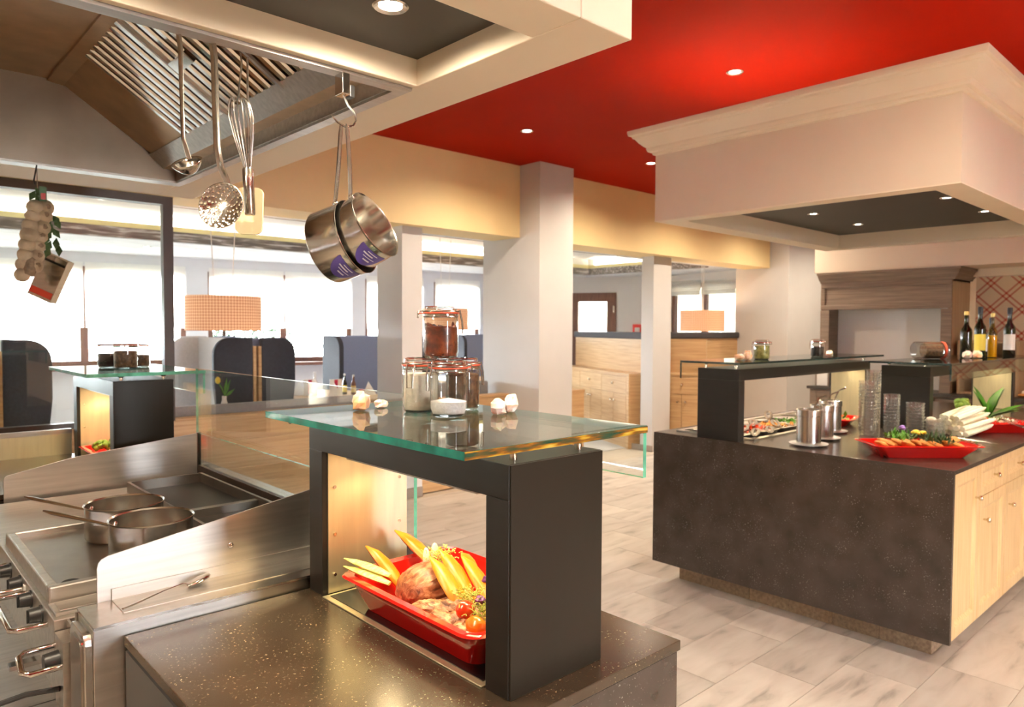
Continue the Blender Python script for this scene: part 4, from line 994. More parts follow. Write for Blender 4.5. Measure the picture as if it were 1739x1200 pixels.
tj = jar(.994, 1.315, ZS+.1225, .040, .117, 'topmost clip top jar full of dried red chillies', 'chili', .62, clip_a=-.75, group=g)
# loose chilli pods inside the top jar
for k in range(70):
    a = random.uniform(0, 2*PI); rr = .0375*math.sqrt(random.uniform(.6, .95)); zz = ZS+.1225+random.uniform(.010, .076)
    c = Vector((.994+rr*math.cos(a), 1.315+rr*math.sin(a), zz)); d_ = Vector((random.uniform(-1, 1), random.uniform(-1, 1), random.uniform(-.6, .6))).normalized()
    d_ -= Vector((math.cos(a), math.sin(a), 0))*d_.dot(Vector((math.cos(a), math.sin(a), 0)))*.8
    p = M().tube([c-d_*.011, c-d_*.004, c+d_*.004+Vector((0, 0, .0015)), c+d_*.011], [.0010, .0033, .0033, .0010], 5)
    o = obj('chilli_pod', p, 'chili', tj, smooth=True)
g = 'clip top jars on the far left shelf'
jar(.900, 3.735, ZS, .049, .118, 'left clip top jar of dark spice on the far left shelf', 'black_spice', .55, clip_a=2.8, group=g)
jar(.940, 3.620, ZS, .050, .122, 'front clip top jar of brown spice on the far left shelf', 'spice_brown', .66, clip_a=2.4, group=g)
jar(1.020, 3.705, ZS, .047, .116, 'right clip top jar of brown spice on the far left shelf', 'spice_brown', .5, clip_a=-.5, group=g)
ZI = 1.3405
jar(4.02, 2.155, ZI, .047, .115, 'clip top jar of green pickles on the left island shelf', 'pickle', .72, clip_a=2.6)
jar(4.70, 2.125, ZI, .042, .115, 'clip top jar of dark spice on the left island shelf', 'black_spice', .6, clip_a=2.6)
# big preserving jar lying on its side
ZI1, ZI = ZI, 1.3265
lj = thing('preserving_jar', 'large preserving jar of brown seeds lying on its side on the right island shelf', 'jar', (5.38, 1.66, ZI))
RJ = Matrix.Translation((5.38, 1.66, ZI+.0575)) @ Matrix.Scale(1.14, 4) @ Matrix.Rotation(-.78, 4, 'Z') @ Matrix.Rotation(PI/2, 4, 'Y') @ Matrix.Translation((0, 0, -.10))
obj('glass_body', M().lathe([(.0001, 0), (.042, 0), (.05, .008), (.05, .15), (.046, .162), (.046, .178), (.048, .19), (.0001, .192)], n=28).xf(RJ), 'glass_jar', lj, smooth=True)
obj('contents', M().lathe([(.0001, .05), (.040, .055), (.0475, .075), (.0475, .150), (.040, .156), (.0001, .158)], n=24).xf(RJ), 'spice_brown', lj, smooth=True)
obj('gasket', M().lathe([(.046, .160), (.0505, .162), (.0505, .172), (.046, .174)], n=28).xf(RJ), 'gasket', lj, smooth=True)

def rock(x, y, z, r, label, mat, seed, cat='salt crystal', group=None, rz=1.0):
    rr = random.Random(seed); m = M().blob((0, 0, 0), (r, r*.9, r*rz), 8, 6, .22, seed)
    zmin = min(p[2] for p in m.v)
    m.v = [(p[0], p[1], max(p[2], zmin*.72)) for p in m.v]; zmin *= .72
    m.xf(Matrix.Translation((x, y, z-zmin+.0003)) @ Matrix.Rotation(rr.uniform(0, 6), 4, 'Z'))
    return obj('salt_crystal', m, mat, label=label, cat=cat, group=group)
g = 'salt crystals on the foreground shelf'
rock(.876, 1.461, ZS, .0225, 'orange salt crystal standing at the left of the foreground shelf', 'salt_rock', 3, group=g, rz=1.15)
rock(.940, 1.480, ZS, .0175, 'small flat salt crystal behind the orange crystal', 'salt_rock_pale', 5, group=g, rz=.6)
rock(1.062, 1.194, ZS, .0205, 'pale pink salt crystal right of the stacked jars', 'salt_rock_pale', 8, group=g, rz=.95)
rock(1.120, 1.215, ZS, .0185, 'second pale salt crystal, behind the right one', 'salt_rock_pale', 11, group=g, rz=1.2)
rock(3.80, 2.175, ZI1, .030, 'pink salt crystal at the left end of the island shelf', 'salt_rock', 13, rz=.7)
rock(3.87, 2.16, ZI1, .028, 'taller pink salt crystal beside the pickle jar on the island', 'salt_rock', 15, rz=1.1)
rock(4.79, 2.085, ZI1, .025, 'pale salt crystal right of the dark spice jar on the island', 'salt_rock_pale', 16, rz=1.0)
rock(5.72, 1.535, ZI, .032, 'pale salt crystal in front of the bottles', 'salt_rock_pale', 17, rz=.9)
rock(5.77, 1.490, ZI, .034, 'orange salt crystal in front of the bottles', 'salt_rock', 18, rz=.9)

# ---- bottles on the right island shelf
def bottle(x, y, label, glass, cap, r=.031, h=.30, lab='label_white', content=None):
    t = thing('bottle', label, 'bottle', (x, y, ZI), 'oil and vinegar bottles on the island shelf')
    obj('glass_body', M().lathe([(.0001, 0), (r*.9, 0), (r, .006), (r, h*.55), (r*.92, h*.61), (r*.5, h*.69), (r*.38, h*.76), (r*.36, h*.94), (r*.42, h*.95)], (x, y, ZI), 24), glass, t, smooth=True)
    obj('cap', M().lathe([(r*.44, h*.86 if cap == 'cap_black' else h*.92), (r*.45, h*.985), (r*.4, h), (.0001, h)], (x, y, ZI), 20), cap, t, smooth=True)
    if content: obj('liquid', M().lathe([(.0001, .004), (r*.93, .004), (r*.93, h*.5), (.0001, h*.5)], (x, y, ZI), 20), content, t, smooth=True)
    if lab:
        m = M(); aa = math.atan2(-y, -x)
        ks = [aa-1.2+2.4*k/10 for k in range(11)]
        v = [(x+(r+.0006)*math.cos(a), y+(r+.0006)*math.sin(a), ZI+zz) for zz in (h*.14, h*.46) for a in ks]
        m.add(v, [(k, k+1, 12+k, 11+k) for k in range(10)])
        obj('label', m, lab, t, smooth=True)
bottle(5.78, 1.56, 'green bottle with gold capsule at the left of the bottle group', 'glass_green', 'foil_gold', .037, .325, None)
bottle(5.93, 1.515, 'dark bottle with black capsule and yellow label, second from left', 'glass_green', 'cap_black', .037, .36, 'label_yellow')
bottle(6.00, 1.455, 'slim clear bottle of golden oil with gold capsule', 'glass_oil', 'foil_gold', .030, .315, None, 'petal_yellow')
bottle(6.15, 1.50, 'dark bottle half hidden behind the clear oil bottle', 'glass_green', 'cap_black', .034, .285, 'label_white')
bottle(6.27, 1.415, 'rightmost dark bottle with black capsule and patterned label', 'glass_green', 'cap_black', .038, .36, 'label_white')

# ================================================================== FOOD IN THE FOREGROUND DISH
def wedge(p0, p1, w, label, mat, bend=.01, cat='squash wedge', group='squash wedges in the foreground dish', name='squash_wedge'):
    a, b = Vector(p0), Vector(p1); mid_ = (a+b)/2+Vector((0, 0, bend))
    pts = [a, a.lerp(mid_, .5)+Vector((0, 0, bend*.3)), mid_, mid_.lerp(b, .5)+Vector((0, 0, bend*.3)), b]
    return obj(name, M().tube(pts, [w*.15, w*.75, w, w*.95, w*.55], 10, flat=.55), mat, smooth=True, label=label, cat=cat, group=group)
DB = .914
m = M().blob((0, 0, 0), (.098, .078, .058), 40, 26, .035, 21)
for i, p in enumerate(m.v):
    if p[2] < -.03: m.v[i] = (p[0], p[1], -.03)
m.xf(Matrix.Translation((.930, 1.262, DB+.036)) @ Matrix.Rotation(.9, 4, 'Z') @ Matrix.Rotation(.22, 4, 'Y'))
obj('roast_joint', m, 'meat', smooth=True, label='large piece of roast meat in the foreground dish', cat='roast meat')
wedge((.868, 1.430, DB+.105), (.905, 1.335, DB+.020), .019, 'squash wedge standing at the left end of the dish', 'squash')
wedge((.960, 1.450, DB+.120), (.985, 1.310, DB+.050), .019, 'squash wedge leaning on the steel panel behind the meat', 'squash')
wedge((.905, 1.232, DB+.118), (.895, 1.112, DB+.040), .019, 'front squash wedge lying across the roast meat', 'squash')
wedge((.938, 1.242, DB+.124), (.930, 1.122, DB+.045), .019, 'middle squash wedge lying across the roast meat', 'squash')
wedge((.970, 1.205, DB+.112), (.955, 1.088, DB+.040), .018, 'rear squash wedge lying across the roast meat', 'squash')
wedge((1.02, 1.27, DB+.095), (1.0, 1.19, DB+.055), .015, 'short squash wedge behind the roast meat', 'squash')
g = 'celery stalks in the foreground dish'
for k, (a, b) in enumerate((((.800, 1.412, DB+.078), (.850, 1.305, DB+.055)), ((.806, 1.420, DB+.092), (.858, 1.315, DB+.068)))):
    wedge(a, b, .013, ['lower', 'upper'][k]+' celery stalk sticking out at the left corner of the dish', 'celery', .002, 'celery', g, 'celery_stalk')
rr = random.Random(5)
g = 'sliced meat in the foreground dish'
sl_spec = [(.862, 1.165), (.895, 1.135), (.850, 1.110), (.880, 1.075), (.850, 1.045), (.880, 1.015), (.935, 1.09), (.935, 1.03), (.90, .985)]
wh = ['directly in front of the roast joint', 'below the front squash wedge', 'at the near edge left of the tomato', 'behind the cherry tomato', 'at the near rim by the orange pepper', 'under the orange pepper', 'in the middle of the garnish', 'beside the right post', 'hidden behind the right post']
for k, (x, y) in enumerate(sl_spec):
    m = M().blob((0, 0, 0), (.046, .030, .022), 22, 14, .10, 40+k).xf(Matrix.Translation((x, y, DB+.028+rr.uniform(0, .01))) @ Matrix.Rotation(rr.uniform(0, 3), 4, 'Z') @ Matrix.Rotation(rr.uniform(-.5, .5), 4, 'X'))
    obj('meat_slice', m, 'meat_slice', smooth=True, label='browned slice of meat %s' % wh[k], cat='meat slice', group=g)
def ball(name, x, y, z, r, mat, label, cat, group=None):
    return obj(name, M().blob((x, y, z), r, 16, 10), mat, smooth=True, label=label, cat=cat, group=group)
ball('cherry_tomato', .862, 1.062, DB+.066, (.019, .019, .018), 'tomato', 'halved cherry tomato on the sliced meat in front', 'tomato')
ball('cherry_tomato', .925, .965, DB+.055, (.016, .016, .015), 'tomato', 'cherry tomato half hidden by the right post', 'tomato')
obj('pepper_piece', M().blob((.838, 1.000, DB+.060), (.018, .026, .020), 10, 7, .1, 9), 'pepper_orange', smooth=True, label='orange red pepper piece at the near rim of the dish', cat='pepper')
ball('egg', .965, 1.015, DB+.072, (.022, .025, .020), 'porcelain', 'peeled egg in the garnish at the right of the dish', 'egg')
for k, (x, y) in enumerate(((.885, 1.045), (1.0, .99), (.97, 1.12))):
    obj('violet_sprig', M().blob((x, y, DB+.084), (.012, .012, .008), 7, 5, .35, 60+k), 'purple_leaf', label=['violet leaf beside the cherry tomato', 'violet leaf near the right post', 'violet leaf behind the garnish'][k], cat='leaf', group='violet leaves in the dish')
m = M(); rr = random.Random(77)
for k in range(900):
    cx_, cy_ = rr.choice(((.905, 1.10), (.945, 1.06), (.965, 1.02), (.88, 1.03), (1.0, 1.10), (.95, 1.25), (.90, .985)))
    x, y = cx_+rr.gauss(0, .016), cy_+rr.gauss(0, .016); z = DB+.060+rr.uniform(0, .028) + (.035 if cy_ > 1.2 else 0)
    d_ = Vector((rr.uniform(-1, 1), rr.uniform(-1, 1), rr.uniform(-.3, 1))).normalized()*.009
    m.tube([(x, y, z), Vector((x, y, z))+d_*.6, Vector((x, y, z))+d_+Vector((0, 0, -.002))], [.0009, .0008, .0016], 4)
obj('cress_garnish', m, 'herb', label='fine yellow green cress scattered over the foreground dish', cat='garnish', kind='stuff')
for k, (x, y, z) in enumerate(((.955, 1.285, .118), (.925, 1.275, .116))):
    obj('lettuce_leaf', M().blob((x, y, DB+z-.012), (.010, .006, .022), 8, 6, .1, k), 'onion', smooth=True, label=['pale pointed leaf behind the roast', 'pale pointed leaf on top of the roast'][k], cat='leaf', group='pale leaves in the dish')

# far left station: small dish with yellow cauliflower
obj('serving_dish', place(dish_mesh(.26, .44, .06), .93, 3.62, .9005), 'red_dish', smooth=True, label='red dish of vegetables on the far left counter', cat='dish')
m = M(); rr = random.Random(3)
for k in range(26):
    m.blob((.855+rr.uniform(-.03, .05), 3.66+rr.uniform(-.05, .05), .965+rr.uniform(0, .025)), .014, 7, 5, .15, k)
obj('romanesco', m, 'broccoli', smooth=True, label='yellow green florets in the far left dish', cat='vegetables', kind='stuff')
for k in range(8):
    ball('carrot_piece', .87+.02*(k % 3), 3.50+.015*k, .955, (.016, .016, .013), 'squash', 'orange carrot chunk in the far left dish', 'carrot', 'carrot chunks in the far left dish')

# ================================================================== FOOD ON THE ISLAND
def idish(cx, cy, u, w, z):
    """point in the rotated island dish: u along its length, w across, both in metres"""
    return (cx+math.cos(IA)*u-math.sin(IA)*w, cy+math.sin(IA)*u+math.cos(IA)*w, .9+z)
rr = random.Random(9)
g = 'golden fritters in the corner dish'
for k in range(13):
    u = -.19+.030*k+rr.uniform(-.005, .005); w_ = rr.uniform(-.06, .03)
    if k > 8: u = .02+.035*(k-8)
    p = idish(ix, iy, u, w_, .060+rr.uniform(0, .010))
    m = M().blob((0, 0, 0), (.042, .024, .013), 14, 8, .08, 90+k).xf(Matrix.Translation(p) @ Matrix.Rotation(IA+rr.uniform(-.5, .5), 4, 'Z') @ Matrix.Rotation(.35, 4, 'Y'))
    obj('fritter', m, 'fritter', smooth=True, label='golden fried fritter in the red corner dish', cat='fritter', group=g)
def leaf_stuff(name, cx, cy, n, sp, ht, mat, label, seed, ln=.03, wd=.006, base=.95):
    m = M(); r_ = random.Random(seed)
    for k in range(n):
        x, y = cx+r_.gauss(0, sp), cy+r_.gauss(0, sp); z = base+r_.uniform(0, ht*.4)
        d_ = Vector((r_.uniform(-1, 1), r_.uniform(-1, 1), r_.uniform(.1, 1.2))).normalized()*ln*r_.uniform(.6, 1.2); s_ = d_.cross(Vector((0, 0, 1))).normalized()*wd
        c = Vector((x, y, z))
        m.add([c, c+d_*.5+s_, c+d_, c+d_*.5-s_, c+d_*.5+Vector((0, 0, .003))], [(0, 1, 4), (1, 2, 4), (2, 3, 4), (3, 0, 4)])
    return obj(name, m, mat, label=label, cat='herbs', kind='stuff')
p = idish(ix, iy, -.045, .075, .06); leaf_stuff('herb_bunch', p[0], p[1], 150, .030, .07, 'leaf', 'green herb bunch with a violet flower behind the fritters', 31, .042, .008, .96)
p = idish(ix, iy, .075, -.02, .06); leaf_stuff('chive_bunch', p[0], p[1], 170, .036, .04, 'leaf_dark', 'dark green chopped herbs at the right of the corner dish', 32, .055, .005, .96)
p = idish(ix, iy, .035, .055, .105)
yf = thing('yellow_flower', 'yellow flower garnish in the corner dish', 'flower', p)
for k in range(7):
    a = 2*PI*k/7
    obj('petal', M().blob((p[0]+.021*math.cos(a), p[1]+.021*math.sin(a), p[2]+.006*(k % 2)), (.016, .016, .008), 8, 5, .1, k), 'petal_yellow', yf, smooth=True)
obj('heart', M().blob((p[0], p[1], p[2]+.004), .007, 8, 5), 'squash', yf, smooth=True)
p = idish(ix, iy, -.040, .07, .128)
obj('violet_flower', M().blob(p, (.015, .015, .012), 8, 6, .3, 4), 'violet', label='small violet flower on the herbs of the corner dish', cat='flower')
p = idish(ix, iy, .185, .02, .075)
obj('orange_slice', M().blob(p, (.042, .032, .018), 14, 8, .08, 8), 'fritter', smooth=True, label='big golden patty at the right end of the corner dish', cat='patty')
# salad plate with tongs between the dishes
px_, py_ = 4.36, 1.20
obj('salad_plate', M().lathe([(.0001, 0), (.06, 0), (.105, .012), (.107, .016), (.06, .006), (.0001, .005)], (px_, py_, .9005), 32), 'glass_bowl', smooth=True, label='small glass plate of shredded salad between the red dishes', cat='plate')
leaf_stuff('shredded_salad', px_, py_, 160, .035, .03, 'meat_slice', 'shredded pink salad on the small glass plate', 41, .03, .005, .906)
leaf_stuff('salad_greens', px_+.02, py_+.01, 90, .04, .03, 'leaf', 'green shreds in the salad on the small glass plate', 42, .03, .005, .906)
def tongs(a, b, label, w=.007):
    t = thing('serving_tongs', label, 'tongs', tuple(a), 'serving tongs on the island')
    a, b = Vector(a), Vector(b); s_ = (b-a).cross(Vector((0, 0, 1))).normalized()
    for sg in (-1, 1):
        obj('arm', M().tube([a, a.lerp(b, .3)+s_*.016*sg, a.lerp(b, .75)+s_*.018*sg, b+s_*.008*sg], [w*.8, w, w, w*1.4], 8, flat=.3), 'pot_dark', t, smooth=True)
    return t
tongs((4.42, 1.03, .925), (4.38, 1.22, .945), 'steel tongs lying across the small salad plate')
tongs((5.10, 1.03, .935), (5.13, 1.19, .985), 'steel tongs resting on the second red dish')
tongs((5.42, 1.06, .945), (5.30, 1.22, .985), 'dark tongs at the far end of the second red dish')
# asparagus bundle
rr = random.Random(12)
g = 'white asparagus spears on the island'
k = 0
for lay, cnt in enumerate((7, 6, 5, 4)):
    for i in range(cnt):
        a = Vector((4.72+.012*(i+lay*.5)+rr.uniform(-.02, .02), 1.265+.031*(i+lay*.5), .919+.029*lay))
        d_ = Vector((.27+rr.uniform(-.03, .03), -.075+rr.uniform(-.02, .02), .042+.004*lay))
        r_ = .0165
        o = obj('asparagus_spear', M().tube([a, a+d_*.3, a+d_*.7, a+d_*.88, a+d_], [r_, r_, r_*.9, r_*.75, r_*.2], 8), 'asparagus', smooth=True,
                label='white asparagus spear in the %s layer of the pile' % ['bottom', 'second', 'third', 'top'][lay], cat='asparagus', group=g)
ball('lime_half', 4.72, 1.445, .985, (.03, .03, .022), 'asparagus', 'pale cut root at the end of the asparagus pile', 'vegetable')
bc = thing('broccoli_head', 'green broccoli head on top of the asparagus', 'broccoli', (5.02, 1.36, 1.03))
for k in range(16):
    a = rr.uniform(0, 2*PI); r_ = .038*math.sqrt(rr.random())
    obj('floret', M().blob((5.02+r_*math.cos(a), 1.36+r_*math.sin(a), 1.075+rr.uniform(-.015, .015)-.2*r_), .020, 8, 6, .14, 200+k), 'broccoli', bc, smooth=True)
obj('stalk', M().cyl((5.02, 1.36, 1.02), .016, .055, 10), 'asparagus', bc)
g = 'cherry tomatoes in the second red dish'
for k, (u, w_) in enumerate(((-.13, .02), (-.11, -.02), (-.085, .035), (-.07, -.01), (-.10, .05), (-.05, .02), (-.04, -.04))):
    p = idish(ix2, iy2, u, w_, .062+.008*(k % 2)); ball('cherry_tomato', *p, (.016, .016, .015), 'tomato', 'cherry tomato heaped at the asparagus end of the second dish', 'tomato', g)
p = idish(ix2, iy2, .04, 0, 0); leaf_stuff('onion_salad', p[0], p[1], 110, .035, .03, 'onion', 'pale onion salad in the second red dish', 51, .028, .006)
leaf_stuff('green_salad', p[0]+.03, p[1]+.03, 60, .035, .03, 'leaf', 'green shreds in the second red dish', 52, .03, .005)
# big basil like leaves in a glass
lp = thing('leaf_bouquet', 'bunch of large bright green leaves behind the second red dish', 'herbs', (5.55, 1.36, .9))
obj('stem_cup', M().lathe([(.0001, 0), (.035, 0), (.038, .05), (.036, .05), (.033, .004), (.0001, .004)], (5.55, 1.36, .9005), 20), 'glass_bowl', lp, smooth=True)
rr = random.Random(15)
for k in range(13):
    a = rr.uniform(0, 2*PI) if k > 3 else [2.2, 2.7, -.9, .4][k]
    el = [1.25, .5, 1.2, .45, .25][k % 5]
    ln = .17+rr.uniform(0, .05); wd = .040
    d_ = Vector((math.cos(a)*math.cos(el), math.sin(a)*math.cos(el), math.sin(el))); s_ = d_.cross(Vector((0, 0, 1))).normalized(); up_ = s_.cross(d_).normalized()
    b0 = Vector((5.55, 1.36, .935))+d_*.02
    rows = []; m = M()
    for i in range(6):
        t_ = i/5; c = b0+d_*ln*t_-up_*(.02*t_*t_); ww = wd*math.sin(PI*min(1, .08+t_*.92))**.8
        m.v += [tuple(c-s_*ww+up_*ww*.25), tuple(c-up_*.0), tuple(c+s_*ww+up_*ww*.25)]
    for i in range(5):
        for j in range(2):
            m.f.append((i*3+j, i*3+j+1, i*3+j+4, i*3+j+3)); m.mi.append(0)
    obj('leaf', m, 'leaf', lp, smooth=True)
# cutlery tongs over the salad pans in the cold well
rr = random.Random(23)
pan_names = ['red pepper', 'tomato', 'bean', 'leaf', 'olive', 'carrot']
for k in range(6):
    x = 3.80+.235*k
    obj('salad_tray', place(dish_mesh(.20, .36, .018, .01, .006, .02), x+.02, 2.275, .9025), 'steel', smooth=True, label='shallow steel salad tray of %s salad in the cold well' % pan_names[k], cat='tray', group='salad trays in the cold well')
    leaf_stuff('%s_salad' % pan_names[k].replace(' ', '_'), x+.02, 2.22, 130, .045, .012, ['tomato', 'tomato', 'fritter', 'leaf', 'leaf_dark', 'squash'][k], '%s salad in a steel tray of the cold well' % pan_names[k], 300+k, .026, .007, .912)
for k, (a, b) in enumerate((((3.72, 2.03, .925), (3.98, 2.16, .928)), ((3.90, 2.03, .925), (4.12, 2.15, .93)), ((3.80, 2.14, .935), (4.05, 2.27, .935)), ((4.02, 2.20, .935), (4.25, 2.33, .94)), ((4.15, 2.11, .93), (4.40, 2.27, .935)), ((4.36, 2.28, .94), (4.62, 2.42, .96)), ((3.70, 2.16, .935), (3.86, 2.30, .938)))):
    tongs(a, b, 'steel tongs lying %s over the cold well' % ['nearest the island edge', 'second from the island edge', 'across the red pepper tray', 'across the bean tray', 'beside the nearest canister', 'raised at the back', 'left beside the post'][k], .009)
leaf_stuff('garden_herbs', 4.75, 2.0, 60, .03, .04, 'leaf', 'green herbs in the small red dish behind the canisters', 61, .045, .012, .93)

# ================================================================== SAUCEPANS ON THE RANGE AND HANGING
def pan_body(r, h):
    return M().lathe([(.0001, 0), (r*.95, 0), (r, .006), (r, h-.002), (r*1.03, h+.001), (r*1.035, h+.003), (r*1.02, h+.004), (r*.985, h), (r*.975, .010), (r*.93, .004), (.0001, .004)], n=48)
def stove_pan(x, y, label, r=.103, h=.095):
    z = .9075
    t = thing('saucepan', label, 'saucepan', (x, y, z), 'saucepans on the griddle')
    obj('body', pan_body(r, h).xf(Matrix.Translation((x, y, z))), 'pot_dark', t, smooth=True)
    d_ = Vector((-.70, .71, 0)); b0 = Vector((x, y, z+h-.022))
    hd_ = obj('handle', M().tube([b0+d_*r, b0+d_*(r+.035)+Vector((0, 0, .004)), b0+d_*(r+.10)+Vector((0, 0, .016)), b0+d_*(r+.175)+Vector((0, 0, .030)), b0+d_*(r+.200)+Vector((0, 0, .036))], [.006, .0065, .008, .009, .004], 10, flat=.55), 'chrome', t, smooth=True)
    obj('bracket', M().blob(tuple(b0+d_*(r+.004)), (.013, .013, .012), 10, 8), 'chrome', hd_, smooth=True)
stove_pan(.600, 2.085, 'nearer empty saucepan on the griddle')
stove_pan(.592, 2.312, 'farther empty saucepan on the griddle')

cR, cU, cF = RR, UU, fw
def hang_pan(center, hook, label, r, h, ax_):
    t = thing('hanging_saucepan', label, 'saucepan', tuple(hook), 'saucepans hanging from the hood rail')
    q = ax_.to_track_quat('Z', 'Y').to_matrix().to_4x4()
    Mt = Matrix.Translation(Vector(center)) @ q @ Matrix.Translation((0, 0, -h))
    obj('body', pan_body(r, h).xf(Mt), 'pan_steel', t, smooth=True)
    upv = (Vector(hook)-Vector(center)); upv = (upv-ax_*upv.dot(ax_)).normalized()
    at = Vector(center)-ax_*.016+upv*r
    hk = Vector(hook); a2 = at.lerp(hk, .06)+upv*.006
    hd_ = obj('handle', M().tube([at-ax_*.006, a2, at.lerp(hk, .5), at.lerp(hk, .88), hk-(hk-at).normalized()*.002], [.0065, .0075, .0078, .0072, .0045], 10, flat=.6), 'pan_steel', t, smooth=True)
    obj('bracket', M().blob(tuple(at), (.010, .010, .008), 10, 8), 'pan_steel', hd_, smooth=True)
    # printed maker's sticker on the lower side of the wall
    dn = -upv; sd_ = ax_.cross(dn).normalized(); view = -cF
    base_a = math.atan2(view.dot(sd_), view.dot(dn))*.42
    m = M(); c0 = Vector(center); nseg = 14
    for i in range(nseg+1):
        a = base_a-.50+1.0*i/nseg; dirv = dn*math.cos(a)+sd_*math.sin(a)
        wdt = .050*math.sqrt(max(0.02, 1-((i/nseg-.5)*2)**2))
        m.v += [tuple(c0-ax_*(.014+wdt)+dirv*(r+.0007)), tuple(c0-ax_*.014+dirv*(r+.0007))]
    m.f = [(2*i, 2*i+1, 2*i+3, 2*i+2) for i in range(nseg)]; m.mi = [0]*nseg
    st = obj('sticker', m, 'purple_label', t)
    for j, (a0, a1, s0, s1) in enumerate(((-.20, .20, .020, .0225), (-.28, .10, .027, .031), (-.20, .25, .036, .038), (-.10, .16, .044, .048))):
        mm = M()
        for i in range(7):
            a = base_a+a0+(a1-a0)*i/6; dirv = dn*math.cos(a)+sd_*math.sin(a)
            mm.v += [tuple(c0-ax_*s1+dirv*(r+.0012)), tuple(c0-ax_*s0+dirv*(r+.0012))]
        mm.f = [(2*i, 2*i+1, 2*i+3, 2*i+2) for i in range(6)]; mm.mi = [0]*6
        obj('print_line', mm, 'label_white', st)
HK = Vector((.912, 1.60, 2.022))
hang_pan((.988, 1.582, 1.778), HK+Vector((.005, -.005, 0)), 'front hanging saucepan with its open side turned right', .088, .078, (cR*.84 + cU*.44 - cF*.30).normalized())
hang_pan((.9616, 1.6305, 1.7497), HK+Vector((-.005, .005, 0)), 'rear hanging saucepan on the left of the pair', .094, .090, (cR*.90 + cU*.28 - cF*.28).normalized())
hk = thing('pan_hook', 'steel S hook and clip carrying the two hanging saucepans', 'hook', (.931, 1.63, 2.15))
obj('clip', M().box(.915, .937, 1.612, 1.650, 2.098, 2.152), 'chrome', hk, bevel=.002)
obj('rubber_pad', M().box(.938, .952, 1.615, 1.640, 2.095, 2.125), 'black_plastic', hk, bevel=.002)
obj('wire', M().tube([(.928, 1.63, 2.10), (.936, 1.622, 2.075), (.950, 1.612, 2.055), (.950, 1.606, 2.035), (.938, 1.602, 2.020), (.915, 1.600, 2.013), (.895, 1.60, 2.020), (.878, 1.60, 2.033)], [.0025, .0025, .0025, .0027, .0027, .0027, .0022, .0008], 8), 'chrome', hk, smooth=True)

rl = thing('utensil_rail', 'slim steel rail behind the hood lip carrying the utensils', 'rail', (.6, 1.658, 2.155))
obj('rod', M().tube([(.2, 1.6575, 2.1545), (1.08, 1.6575, 2.1545)], .0022, 8), 'steel_dark', rl, smooth=True)
def bowl_mesh(r, depth, holes=False, n=40, rings=9):
    m = M()
    for j in range(rings+1):
        t_ = j/rings; rr_ = r*t_
        for i in range(n):
            a = 2*PI*i/n; m.v.append((rr_*math.cos(a), rr_*math.sin(a), -depth*(1-t_*t_)))
    for j in range(rings):
        for i in range(n):
            if holes and 2 <= j < rings-1 and j % 2 == 0 and i % {2: 20, 4: 10, 6: 6, 8: 5, 10: 4, 12: 4, 14: 3}.get(j, 4) == (j//2) % 3: continue
            m.f.append((j*n+i, j*n+(i+1) % n, (j+1)*n+(i+1) % n, (j+1)*n+i)); m.mi.append(0)
    return m
def face_cam(loc, nrm_, spin=0):
    return Matrix.Translation(loc) @ Vector(nrm_).normalized().to_track_quat('Z', 'Y').to_matrix().to_4x4() @ Matrix.Rotation(spin, 4, 'Z')
ld = thing('soup_ladle', 'small steel soup ladle, leftmost of the hanging utensils', 'ladle', (.546, 1.645, 2.15))
obj('handle', M().tube([(.541, 1.660, 2.157), (.543, 1.655, 2.152), (.545, 1.650, 2.12), (.545, 1.645, 2.0), (.546, 1.642, 1.925), (.553, 1.640, 1.898), (.557, 1.638, 1.882)], [.0016, .0022, .0022, .0018, .0018, .0021, .002], 10, flat=3.4), 'pan_steel', ld, smooth=True)
o = obj('bowl', bowl_mesh(.033, .028).xf(face_cam((.545, 1.620, 1.872), (-cF*.55+cU*.75-cR*.12))), 'pan_steel', ld, smooth=True)
sm = o.modifiers.new('thick', 'SOLIDIFY'); sm.thickness = .0012
sk = thing('skimmer', 'round perforated steel skimmer between ladle and whisk', 'skimmer', (.618, 1.645, 2.15))
obj('handle', M().tube([(.612, 1.660, 2.157), (.615, 1.655, 2.152), (.617, 1.650, 2.12), (.617, 1.645, 2.0), (.618, 1.640, 1.92), (.624, 1.636, 1.875), (.634, 1.632, 1.850), (.637, 1.630, 1.838)], [.0015, .0021, .0021, .0021, .0021, .0020, .0018, .0016], 10, flat=4.6), 'pan_steel', sk, smooth=True)
o = obj('perforated_disc', bowl_mesh(.0525, .014, True, 60, 16).xf(face_cam((.614, 1.612, 1.787), (-cF*.95-cR*.12+cU*.10))), 'pan_steel', sk, smooth=True)
sm = o.modifiers.new('thick', 'SOLIDIFY'); sm.thickness = .001
wk = thing('whisk', 'steel balloon whisk hanging upside down by its wires', 'whisk', (.67, 1.64, 2.09))
wb, wt = Vector((.682, 1.630, 1.880)), Vector((.664, 1.632, 2.035))
axw = (wt-wb).normalized()
obj('handle', M().tube([(.686, 1.628, 1.775), (.686, 1.628, 1.778), (.683, 1.630, 1.878), (.6828, 1.630, 1.882)], [.0105, .0125, .0120, .0105], 16), 'pan_steel', wk, smooth=True)
